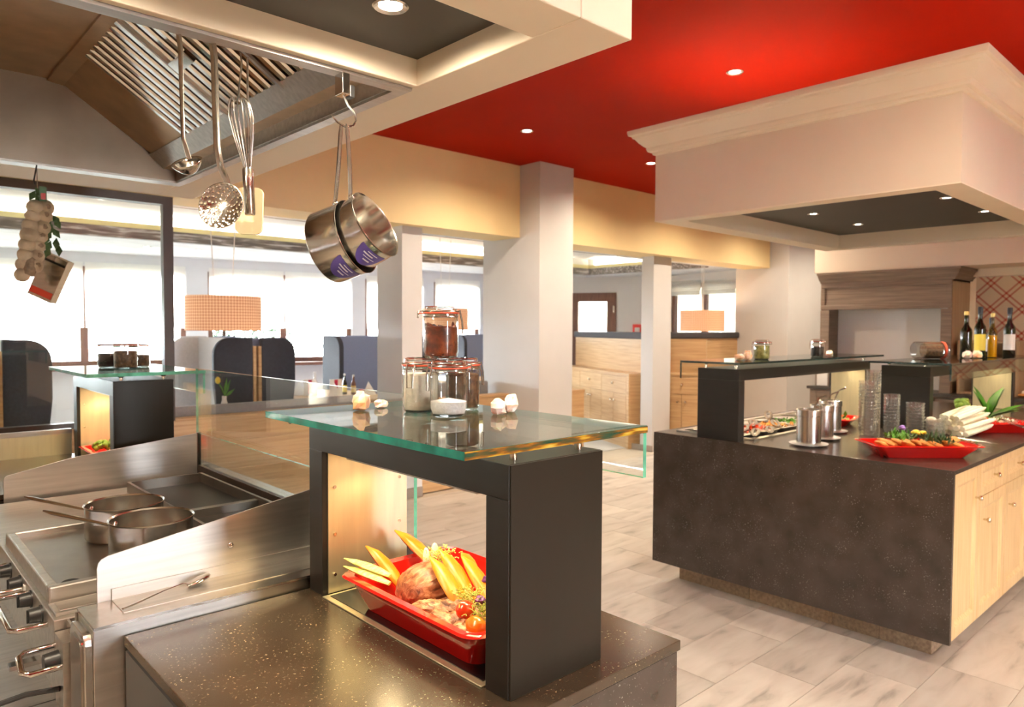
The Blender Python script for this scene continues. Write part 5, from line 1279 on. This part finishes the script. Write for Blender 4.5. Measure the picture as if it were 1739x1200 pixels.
for k in range(9):
    a = PI*k/9; s1 = (cR*math.cos(a)+cF*math.sin(a)); pts = []
    for i in range(15):
        t_ = i/14; u = math.sin(PI*t_)**.8; w_ = math.cos(PI*t_)
        hgt = .5-.5*math.cos(2*PI*t_)
        hh = 1-(2*t_-1)**4
        pts.append(wb+axw*(.155*hh)+s1*(.028*(1 if w_ > 0 else -1)*abs(w_)**.6*min(1, .25+hh*1.1)))
    obj('wire', M().tube(pts, .0011, 5, close=False), 'wire', wk, smooth=True)
obj('hanger', M().tube([(.664, 1.632, 2.035), (.668, 1.638, 2.07), (.680, 1.652, 2.12), (.684, 1.668, 2.150)], .0022, 6), 'wire', wk, smooth=True)
sc_ = thing('dough_scraper', 'cream silicone spatula hanging behind the whisk', 'spatula', (.70, 1.66, 2.1))
R4 = Matrix((( cR.x, -cF.x, cU.x, .700), (cR.y, -cF.y, cU.y, 1.663), (cR.z, -cF.z, cU.z, 1.790), (0, 0, 0, 1)))
pr = rrect(0, 0, .062, .108, .014)
obj('blade', M().prism(pr, -.004, .004, axis='y').xf(R4 @ Matrix.Rotation(.03, 4, 'Y')), 'silicone_cream', sc_, smooth=True, auto=35)
obj('rod', M().tube([(.703, 1.662, 1.80), (.703, 1.662, 1.845), (.704, 1.664, 2.03), (.699, 1.667, 2.05), (.700, 1.668, 2.146)], .0026, 8), 'wire', sc_, smooth=True)

# ---- garlic braid and steel scoop at the far end of the hood
gb = thing('garlic_braid', 'hanging braid of garlic bulbs with bay leaves at the left', 'garlic', (.56, 3.36, 2.17))
obj('hook', M().tube([(.568, 3.372, 2.195), (.568, 3.368, 2.16), (.560, 3.36, 2.12), (.553, 3.35, 2.085), (.556, 3.35, 2.07)], .003, 6), 'rubber', gb, smooth=True)
rr = random.Random(4)
for k in range(15):
    t_ = (k//2)/7.0
    x = .570-.045*t_+(.018 if k % 2 else -.018); z = 1.985-.265*t_+rr.uniform(-.006, .006); y = 3.345+rr.uniform(-.012, .004)
    r_ = .030+rr.uniform(-.003, .004)
    b_ = obj('garlic_bulb', M().lathe([(.0001, -r_*.9), (r_*.5, -r_*.85), (r_*.95, -r_*.3), (r_, .1*r_), (r_*.75, r_*.6), (r_*.28, r_*.95), (.0001, r_*1.05)], n=14).xf(Matrix.Translation((x, y, z)) @ Matrix.Rotation(1.4+rr.uniform(-.4, .4), 4, 'X') @ Matrix.Rotation(rr.uniform(-.5, .5), 4, 'Y')), 'garlic', gb, smooth=True)
    if k % 2: obj('root', M().blob((x+.006, y-r_*.9, z+.002), (.010, .004, .010), 8, 5, .2, k), 'garlic_root', b_, smooth=True)
obj('dry_stalk', M().tube([(.545, 3.34, 1.80), (.535, 3.33, 1.755), (.525, 3.325, 1.715)], [.010, .026, .020], 9), 'garlic_root', gb, smooth=True)
obj('paper_tag', M().box(.566, .590, 3.322, 3.325, 2.005, 2.062), 'leaf_dark', gb)
obj('tag_print', M().box(.570, .586, 3.3195, 3.322, 2.012, 2.036), 'label_red', gb)
for k in range(14):
    x, z = .605+rr.uniform(-.010, .028)-.0*k, 2.00-.013*k
    if k < 3: x, z = .548+rr.uniform(-.01, .01), 2.06-.012*k
    a = rr.uniform(-.5, .6); d_ = Vector((math.sin(a)*.05, -.01, -math.cos(a)*.05)); c = Vector((x, 3.345, z)); s_ = Vector((math.cos(a), 0, math.sin(a)))*.013
    obj('bay_leaf', M().add([c, c+d_*.5+s_, c+d_, c+d_*.5-s_, c+d_*.5+Vector((0, -.006, 0))], [(0, 1, 4), (1, 2, 4), (2, 3, 4), (3, 0, 4)]), 'leaf_dark', gb)
tn = thing('steel_tin', 'small rectangular steel tin hanging tilted behind the garlic braid', 'tin', (.62, 3.40, 1.85))
T4 = Matrix.Translation((.612, 3.395, 1.712)) @ Matrix((( cR.x, -cF.x, cU.x, 0), (cR.y, -cF.y, cU.y, 0), (cR.z, -cF.z, cU.z, 0), (0, 0, 0, 1))) @ Matrix.Rotation(.42, 4, 'Y')
obj('wall', M().box(-.050, -.047, -.02, .02, -.09, .09).box(.047, .050, -.02, .02, -.09, .09).box(-.047, .047, -.02, .02, -.09, -.087).box(-.047, .047, -.02, .02, .087, .09).xf(T4), 'pan_steel', tn)
obj('bottom', M().box(-.047, .047, -.02, -.016, -.087, .087).xf(T4), 'pan_steel', tn)
obj('front', M().box(-.047, .047, .016, .020, -.087, .06).xf(T4), 'pan_steel', tn)
obj('red_band', M().box(-.046, .046, .020, .0215, -.078, -.052).xf(T4), 'label_red', tn)
obj('hanger', M().tube([T4 @ Vector((-.04, 0, .09)), (.575, 3.40, 1.95), (.572, 3.404, 2.16)], .002, 6), 'wire', tn)

spn = thing('serving_spoon', 'long handled steel spoon lying on the steel ledge', 'spoon', (.5, 1.66, .95))
obj('handle', M().tube([(.411, 1.630, .9350), (.43, 1.636, .936), (.50, 1.658, .944), (.545, 1.672, .946), (.556, 1.676, .940)], [.0035, .004, .0028, .0024, .004], 8, flat=.5), 'chrome', spn, smooth=True)
o = obj('bowl', M().blob((0, 0, 0), (.031, .013, .006), 16, 8).xf(Matrix.Translation((.583, 1.684, .941)) @ Matrix.Rotation(.30, 4, 'Z') @ Matrix.Rotation(-.16, 4, 'Y')), 'chrome', spn, smooth=True)

# ================================================================== DRESSER BY THE PLAID WALL
dr = thing('dresser', 'grey brown wooden dresser with crown top by the plaid wall', 'dresser', (8.2, 2.9, 0))
HX = 7.95; HY0, HY1 = 2.27, 3.56
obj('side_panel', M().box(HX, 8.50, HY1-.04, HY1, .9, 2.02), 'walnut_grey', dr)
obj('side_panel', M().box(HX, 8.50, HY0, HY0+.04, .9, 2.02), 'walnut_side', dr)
obj('back_panel', M().box(8.30, 8.33, HY0+.04, HY1-.04, .9, 1.75), 'white_paint', dr)
obj('stile', M().box(HX-.02, HX, HY1-.095, HY1, .9, 1.73), 'walnut_grey', dr)
obj('stile', M().box(HX-.02, HX, HY0, HY0+.095, .9, 1.73), 'walnut_grey', dr)
fz0, fz1 = 1.735, 2.02
fr = obj('frieze_frame', M().box(HX-.022, HX, HY0, HY1, fz0, fz0+.05).box(HX-.022, HX, HY0, HY1, fz1-.05, fz1).box(HX-.022, HX, HY0, HY0+.05, fz0+.05, fz1-.05).box(HX-.022, HX, HY1-.05, HY1, fz0+.05, fz1-.05), 'walnut_grey', dr, bevel=.006)
obj('frieze_panel', M().box(HX-.008, HX+.01, HY0+.05, HY1-.05, fz0+.05, fz1-.05), 'walnut_grey', fr)
obj('top', M().box(HX, 8.50, HY0, HY1, fz1-.02, fz1), 'walnut_grey', dr)
prof = [(0, 2.02), (.022, 2.02), (.026, 2.035), (.05, 2.06), (.075, 2.105), (.09, 2.115), (.09, 2.135), (0, 2.135)]
m = M(); v = []
for (x, y, ux, uy) in ((8.50, HY0, 0, -1), (HX, HY0, -1, -1), (HX, HY1, -1, .2), (8.50, HY1, 0, .2)):
    for o_, z in prof: v.append((x+ux*o_, y+uy*o_, z))
n = len(prof); f = []
for c in range(3):
    for i in range(n-1): f.append((c*n+i, (c+1)*n+i, (c+1)*n+i+1, c*n+i+1))
m.add(v, f); obj('crown', m, 'walnut_grey', dr)
obj('worktop', M().box(7.80, 8.52, -1.5, 3.64, .87, .9), 'black_panel', dr)
ba = obj('base_cabinet', M().box(7.84, 8.50, -1.5, 3.62, .08, .87), 'walnut_grey', dr)
for k in range(8):
    y1 = 3.60-.62*k; y0 = y1-.60
    dd = obj('door', M().box(7.82, 7.84, y0, y0+.06, .12, .85).box(7.82, 7.84, y1-.06, y1, .12, .85).box(7.82, 7.84, y0+.06, y1-.06, .12, .18).box(7.82, 7.84, y0+.06, y1-.06, .79, .85), 'walnut_grey', dr, bevel=.003)
    obj('door_panel', M().box(7.832, 7.842, y0+.06, y1-.06, .18, .79), 'walnut_grey', dd)
sb_ = thing('bread_shelf', 'small open wooden shelf on the worktop right of the dresser', 'shelf', (8.2, 2.1, .9))
obj('side', M().box(7.98, 8.40, 2.20, 2.225, .9005, 1.42), 'walnut_side', sb_)
obj('side', M().box(7.98, 8.40, 1.72, 1.745, .9005, 1.42), 'walnut_side', sb_)
obj('back', M().box(8.38, 8.40, 1.745, 2.20, .9005, 1.42), 'walnut_side', sb_)
for zz in (.9005, 1.14, 1.395): obj('board', M().box(7.98, 8.38, 1.745, 2.20, zz, zz+.022), 'walnut_side', sb_)
bk = thing('bread_loaf', 'pale bread loaf on the worktop beneath the plaid wall', 'bread', (7.95, 1.72, .9))
obj('crust', M().blob((7.95, 1.55, .945), (.07, .14, .045), 14, 8, .04, 3), 'onion', bk, smooth=True)
obj('wrapper', M().blob((7.95, 1.60, .925), (.09, .12, .025), 14, 6, .04, 5), 'fritter', bk, smooth=True)
pf = thing('picture_card', 'white card in a frame at the left end of the dresser top', 'card', (7.9, 3.52, .9))
obj('card', M().box(7.868, 7.872, 3.44, 3.56, .905, 1.13), 'label_white', pf)
obj('frame', M().box(7.865, 7.88, 3.425, 3.44, .9005, 1.145).box(7.865, 7.88, 3.56, 3.575, .9005, 1.145).box(7.865, 7.88, 3.44, 3.56, 1.13, 1.145), 'walnut_grey', pf)

# ================================================================== DINING ROOM
def drum_lamp(x, y, label, r=.325, z0=1.485, z1=1.795):
    t = thing('pendant_lamp', label, 'pendant lamp', (x, y, z0), 'checked drum lamps in the dining room')
    m = M().lathe([(r, z0), (r, z1)], (x, y, 0), 48)
    m.uv = lambda p: (math.atan2(p.y-y, p.x-x)*r*2.4, p.z*2.4)
    o = obj('shade', m, 'shade_check', t, smooth=True)
    obj('diffuser', M().lathe([(.0001, z0+.02), (r-.004, z0+.02)], (x, y, 0), 32), 'white_paint', t)
    obj('finial', M().cyl((x, y, z0-.05), .014, .07, 12), 'brown_frame', t)
    for s_ in (-.16, .16):
        obj('cable', M().tube([(x+s_*.6, y+s_*.3, z1), (x+s_*1.0, y+s_*.5, 2.78)], .004, 6), 'label_white', t)
    obj('spider', M().tube([(x-r, y, z1-.01), (x+r, y, z1-.01)], .004, 6).tube([(x, y-r, z1-.01), (x, y+r, z1-.01)], .004, 6), 'lamp_ring', t)
    d_ = bpy.data.lights.new('lamp_light', 'POINT'); d_.energy = 10; d_.color = (1, .75, .45); d_.shadow_soft_size = .08
    l_ = bpy.data.objects.new('lamp_light', d_); COL.objects.link(l_); l_.location = (x, y, (z0+z1)/2); l_.parent = t; l_.matrix_parent_inverse = MW[t].inverted()
drum_lamp(2.53, 6.6, 'checked drum pendant lamp at the left in the dining room')
drum_lamp(9.45, 6.03, 'checked drum lamp behind the right hand bench')
drum_lamp(6.28, 8.2, 'checked drum lamp half hidden behind the stacked jars')

def wing_prof(w, h, r=.16, dirx=1):
    """side silhouette of a winged booth: straight spine, rounded upper front corner, waist above the seat"""
    p = [(0, 0), (0, h)]
    for k in range(9):
        a = PI/2-PI/2*k/8; p.append((w-r+r*math.cos(a), h-r+r*math.sin(a)))
    p += [(w, h*.70), (w*.93, h*.55), (w*.96, h*.40), (w, h*.2), (w, 0)]
    return [(dirx*a, b) for a, b in p]
def booth(x, y0, y1, dirx, w, label, face='booth_blue', h=1.42, wingmat='booth_dark'):
    """high winged bench open towards dirx, its spine at x, reaching from y0 to y1"""
    t = thing('winged_booth', label, 'booth seat', (x, (y0+y1)/2, 0), 'high winged booths in the dining room')
    pr_ = [(x+a, b) for a, b in wing_prof(w, h, .15, dirx)]
    for ya in (y0, y1-.06):
        obj('wing', M().prism(pr_, ya, ya+.06, axis='y'), wingmat if ya == y0 else face, t, bevel=.012)
    a, b = sorted((x, x+dirx*.10)); obj('backrest', M().box(a, b, y0+.06, y1-.06, .40, h-.01), face, t, bevel=.012)
    a, b = sorted((x, x+dirx*.62)); obj('seat', M().box(a, b, y0+.06, y1-.06, .30, .47), face, t, bevel=.02)
    a, b = sorted((x+dirx*.04, x+dirx*.56)); obj('base', M().box(a, b, y0+.08, y1-.08, 0, .30), 'oak', t)
    a, b = sorted((x, x-dirx*.03)); obj('spine_panel', M().box(a, b, y0, y1, 0, h-.08), 'oak', t)
    return t
booth(2.78, 6.55, 7.75, -1, .36, 'winged booth facing left under the checked pendant lamp', 'booth_grey')
booth(2.86, 6.55, 7.75, 1, .34, 'winged booth facing right, back to back under the lamp')
booth(.80, 6.10, 7.3, 1, .30, 'dark winged booth at the far left behind the glass screen', 'booth_grey')
def booth_y(x0, x1, y, label):
    t = thing('winged_booth', label, 'booth seat', ((x0+x1)/2, y, 0), 'high winged booths in the dining room')
    pr_ = [(y+a, b) for a, b in wing_prof(.42, 1.42, .15, -1)]
    for xa in (x0, x1-.06): obj('wing', M().prism(pr_, xa, xa+.06, axis='x'), 'booth_dark', t, bevel=.012)
    obj('backrest', M().box(x0+.06, x1-.06, y-.10, y, .40, 1.415), 'booth_blue', t, bevel=.012)
    obj('seat', M().box(x0+.06, x1-.06, y-.62, y, .30, .47), 'booth_blue', t, bevel=.02)
    obj('base', M().box(x0+.08, x1-.08, y-.55, y-.03, 0, .30), 'oak', t)
booth_y(4.28, 5.75, 8.05, 'blue winged booth between window and slim pillar')
booth_y(7.02, 8.5, 9.1, 'blue winged booth left of the wide pillar')
# grey bench along the low wall
bn = thing('bench', 'long grey upholstered bench along the oak low wall', 'bench', (2.2, 5.8, 0))
obj('backrest', M().box(1.25, 3.3, 5.49, 5.58, .50, .93), 'bench_grey', bn, bevel=.02)
obj('seat', M().box(1.25, 3.3, 5.58, 5.96, .32, .47), 'bench_grey', bn, bevel=.02)
obj('base', M().box(1.3, 3.25, 5.60, 5.93, 0, .32), 'oak', bn)
bn = thing('bench', 'grey bench behind the oak low wall between the pillars', 'bench', (4.3, 5.8, 0))
obj('backrest', M().box(3.85, 4.85, 5.60, 5.68, .50, .98), 'bench_grey', bn, bevel=.02)
obj('seat', M().box(3.85, 4.85, 5.68, 6.15, .32, .47), 'bench_grey', bn, bevel=.02)
obj('base', M().box(3.9, 4.8, 5.70, 6.1, 0, .32), 'oak', bn)
def table(x0, x1, y0, y1, label, z=.76):
    t = thing('dining_table', label, 'table', ((x0+x1)/2, (y0+y1)/2, 0), 'tables in the dining room')
    obj('tabletop', M().box(x0, x1, y0, y1, z-.035, z), 'oak', t, bevel=.003)
    cx_, cy_ = (x0+x1)/2, (y0+y1)/2
    obj('pedestal', M().box(cx_-.04, cx_+.04, cy_-.04, cy_+.04, .02, z-.035), 'frame_bronze', t)
    obj('foot', M().box(cx_-.25, cx_+.25, cy_-.25, cy_+.25, 0, .02), 'frame_bronze', t)
table(3.35, 4.22, 6.30, 7.55, 'oak dining table with bottles and napkins beside the slim pillar', .80)
table(1.55, 2.75, 5.98, 6.50, 'oak dining table with a tulip vase under the lamp', .80)
table(6.0, 6.95, 7.6, 8.6, 'oak dining table behind the stacked jars', .80)
ZT = .801
def napkin(x, y, label, mat='napkin', s=.085):
    m = M().add([(x-s, y-s*.3, ZT), (x+s, y-s*.3, ZT), (x, y+s*.8, ZT), (x, y, ZT+s*1.7)], [(0, 1, 3), (1, 2, 3), (2, 0, 3), (0, 2, 1)])
    obj('folded_napkin', m, mat, label=label, cat='napkin', group='folded napkins on the dining table')
napkin(4.10, 6.70, 'white napkin pyramid at the right end of the dining table')
napkin(3.50, 7.10, 'white napkin pyramid at the left end of the dining table')
napkin(3.72, 6.75, 'white napkin pyramid in front of the red striped card')
def tbottle(x, y, h, r, mat, label, lab=None):
    t = thing('condiment_bottle', label, 'bottle', (x, y, ZT), 'condiment bottles on the dining table')
    obj('body', M().lathe([(.0001, 0), (r, 0), (r, h*.55), (r*.45, h*.72), (r*.4, h*.92), (.0001, h*.92)], (x, y, ZT), 16), mat, t, smooth=True)
    obj('cap', M().cyl((x, y, ZT+h*.92), r*.45, h*.09, 12), 'label_white', t)
    if lab: obj('label', M().lathe([(r*1.01, h*.12), (r*1.01, h*.45)], (x, y, ZT), 16), lab, t, smooth=True)
tbottle(3.93, 6.90, .22, .026, 'glass_green', 'green condiment bottle on the dining table', 'label_yellow')
tbottle(3.99, 6.82, .21, .027, 'brown_frame', 'brown condiment bottle on the dining table', 'foil_gold')
tbottle(3.66, 7.05, .24, .03, 'porcelain', 'white carafe bottle on the dining table')
for k, (x, y) in enumerate(((3.58, 7.0), (3.80, 6.85))):
    t = thing('menu_card', ['left', 'right'][k]+' white menu card with a dark red stripe on the dining table', 'card', (x, y, ZT), 'menu cards')
    obj('card', M().box(x-.07, x+.07, y, y+.01, ZT, ZT+.17), 'napkin', t); obj('stripe', M().box(x-.02, x+.02, y-.002, y, ZT+.02, ZT+.165), 'napkin_red', t)
cpm = thing('sugar_bowl', 'small white and red patterned sugar bowl on the dining table', 'bowl', (4.03, 6.72, ZT))
obj('bowl', M().lathe([(.0001, 0), (.03, 0), (.045, .05), (.042, .05), (.028, .005), (.0001, .005)], (4.03, 6.72, ZT), 16), 'porcelain', cpm, smooth=True)
obj('sachets', M().blob((4.03, 6.72, ZT+.05), (.038, .038, .018), 8, 5, .2, 2), 'napkin_red', cpm)
# tulip vase on the left table
tv = thing('tulip_vase', 'small glass vase with one yellow tulip on the left dining table', 'vase', (2.36, 6.16, ZT))
vx, vy = 2.36, 6.16
obj('vase', M().lathe([(.0001, 0), (.035, 0), (.04, .03), (.018, .10), (.020, .13)], (vx, vy, ZT), 20), 'porcelain', tv, smooth=True)
obj('stem', M().tube([(vx, vy, ZT+.02), (vx, vy, ZT+.14), (vx-.02, vy+.005, ZT+.20), (vx-.045, vy+.01, ZT+.245)], .005, 8), 'leaf', tv, smooth=True)
for k, (dx, dz) in enumerate(((.05, .20), (.09, .12), (.02, .22))):
    c = Vector((vx, vy, ZT+.12)); d_ = Vector((dx, -.01, dz-.05)); s_ = Vector((-d_.z, 0, d_.x)).normalized()*.014
    obj('leaf', M().add([c, c+d_*.5+s_, c+d_, c+d_*.5-s_], [(0, 1, 2, 3)]), 'leaf', tv)
obj('blossom', M().blob((vx-.05, vy+.01, ZT+.265), (.022, .022, .030), 12, 8), 'petal_yellow', tv, smooth=True)
obj('bread_basket', M().blob((2.18, 6.18, ZT+.025), (.11, .07, .024), 14, 6, .05, 3), 'onion', smooth=True, label='low pale basket beside the tulip vase', cat='basket')
m = M().blob((1.93, 6.30, ZT+.165), (.05, .17, .165), 16, 10); m.uv = lambda p: (p.y*2, p.z*2)
pcush = obj('checked_cushion', m, 'gingham', smooth=True, label='red and white checked cushion left of the tulip vase', cat='cushion')
# ---- sideboards with bench backs
def sideboard(corner, ang, L_, depth, label, h=.95, flip=False, cols=2, back_l=None, cushion=True):
    """front runs from corner along ang; the body lies to the right of that direction"""
    e = Vector((math.cos(ang), math.sin(ang))); n_ = Vector((e.y, -e.x))
    t = thing('sideboard', label, 'sideboard', (corner[0], corner[1], 0), 'oak sideboards under the dining openings')
    def P(u, w_): return (corner[0]+e.x*u+n_.x*w_, corner[1]+e.y*u+n_.y*w_)
    def bx(name, u0, u1, w0, w1, z0, z1, mat, par, bev=0):
        return obj(name, M().prism([P(u0, w0), P(u1, w0), P(u1, w1), P(u0, w1)], z0, z1), mat, par, bevel=bev)
    bx('carcass', .0, L_, .012, depth, .0, h-.03, 'oak', t)
    bx('worktop', -.0, L_, 0, depth, h-.03, h, 'oak', t)
    bx('side_frame', 0, .06, 0, .012, 0, h-.03, 'oak', t)
    cw_ = (L_-.06)/cols
    for k in range(cols):
        u0 = .06+cw_*k
        dz = bx('drawer', u0+.004, u0+cw_-.004, -.002, .012, h-.26, h-.045, 'oak', t)
        q = P(u0+cw_/2, -.018); obj('knob', M().blob((*q, h-.14), .018, 10, 8), 'brass_knob', dz, smooth=True)
        for j in range(2):
            a = u0+cw_/2*j
            dd = bx('door', a+.004, a+cw_/2-.004, -.002, .012, .06, h-.268, 'oak', t)
            q = P(a+(cw_/2-.05 if j == 0 else .05), -.018); obj('knob', M().blob((*q, h-.36), .018, 10, 8), 'brass_knob', dd, smooth=True)
    bb_ = bx('bench_back', .05, (back_l or L_), depth-.06, depth, h, 1.385, 'oak', t)
    if cushion: bx('cushion', .05, (back_l or L_), depth-.10, depth+.02, 1.385, 1.475, 'cushion_dark', t, .02)
    return t
sideboard((7.235, 5.665), math.radians(66), 2.2, .30, 'oak sideboard with round knobs left of the slim pillar', cols=3)
sideboard((7.95, 5.00), math.radians(112), .55, .30, 'oak sideboard partly hidden by the left island bridge', cols=1, cushion=False)
bkp = thing('high_bench', 'oak bench back with dark cushion roll behind the left island bridge', 'bench', (8.5, 5.75, 0))
obj('panel', M().box(7.67, 9.9, 5.70, 5.75, 0, 1.385), 'oak', bkp)
obj('cushion', M().box(7.67, 9.9, 5.66, 5.79, 1.385, 1.475), 'cushion_dark', bkp, bevel=.02)
wb_ = thing('wood_box', 'small oak pedestal box right of the wide pillar', 'box', (5.6, 5.25, 0))
obj('carcass', M().box(5.40, 5.87, 5.20, 5.70, 0, .83), 'oak', wb_)
obj('top', M().box(5.395, 5.875, 5.195, 5.705, .83, .86), 'oak', wb_)
al = thing('fire_alarm', 'small red wall box beside the terrace door', 'alarm box', (10.95, 8.2, 1.5))
q = Vector((DP[0]+E2.x*1.18, DP[1]+E2.y*1.18)); nn = Vector((E2.y, -E2.x))
if nn.x > 0: nn = -nn
obj('case', M().obox((q.x, q.y), E2.x, E2.y, .17, .05, 1.42, 1.60), 'red_box', al)
obj('glass', M().obox((q.x+nn.x*.055+E2.x*.04, q.y+nn.y*.055+E2.y*.04), E2.x, E2.y, .09, .006, 1.46, 1.54), 'label_white', al)

# ---- hedge outside the window
m = M(); rr = random.Random(2)
for k in range(2600):
    x, y, z = rr.uniform(4.6, 6.6), 13.4+rr.uniform(-.25, .25), rr.uniform(0, 2.0)
    if (x-5.6)**2/1.0+(z-1.0)**2/1.1 > 1.0+rr.uniform(-.2, .2): continue
    d_ = Vector((rr.uniform(-1, 1), rr.uniform(-1, 1), rr.uniform(-1, 1))).normalized()*.07; s_ = d_.orthogonal().normalized()*.035; c = Vector((x, y, z))
    m.add([c-d_, c+s_, c+d_, c-s_], [(0, 1, 2, 3)])
obj('hedge', m, 'hedge_leaf', label='leafy green hedge outside the dining window', cat='hedge', kind='stuff')
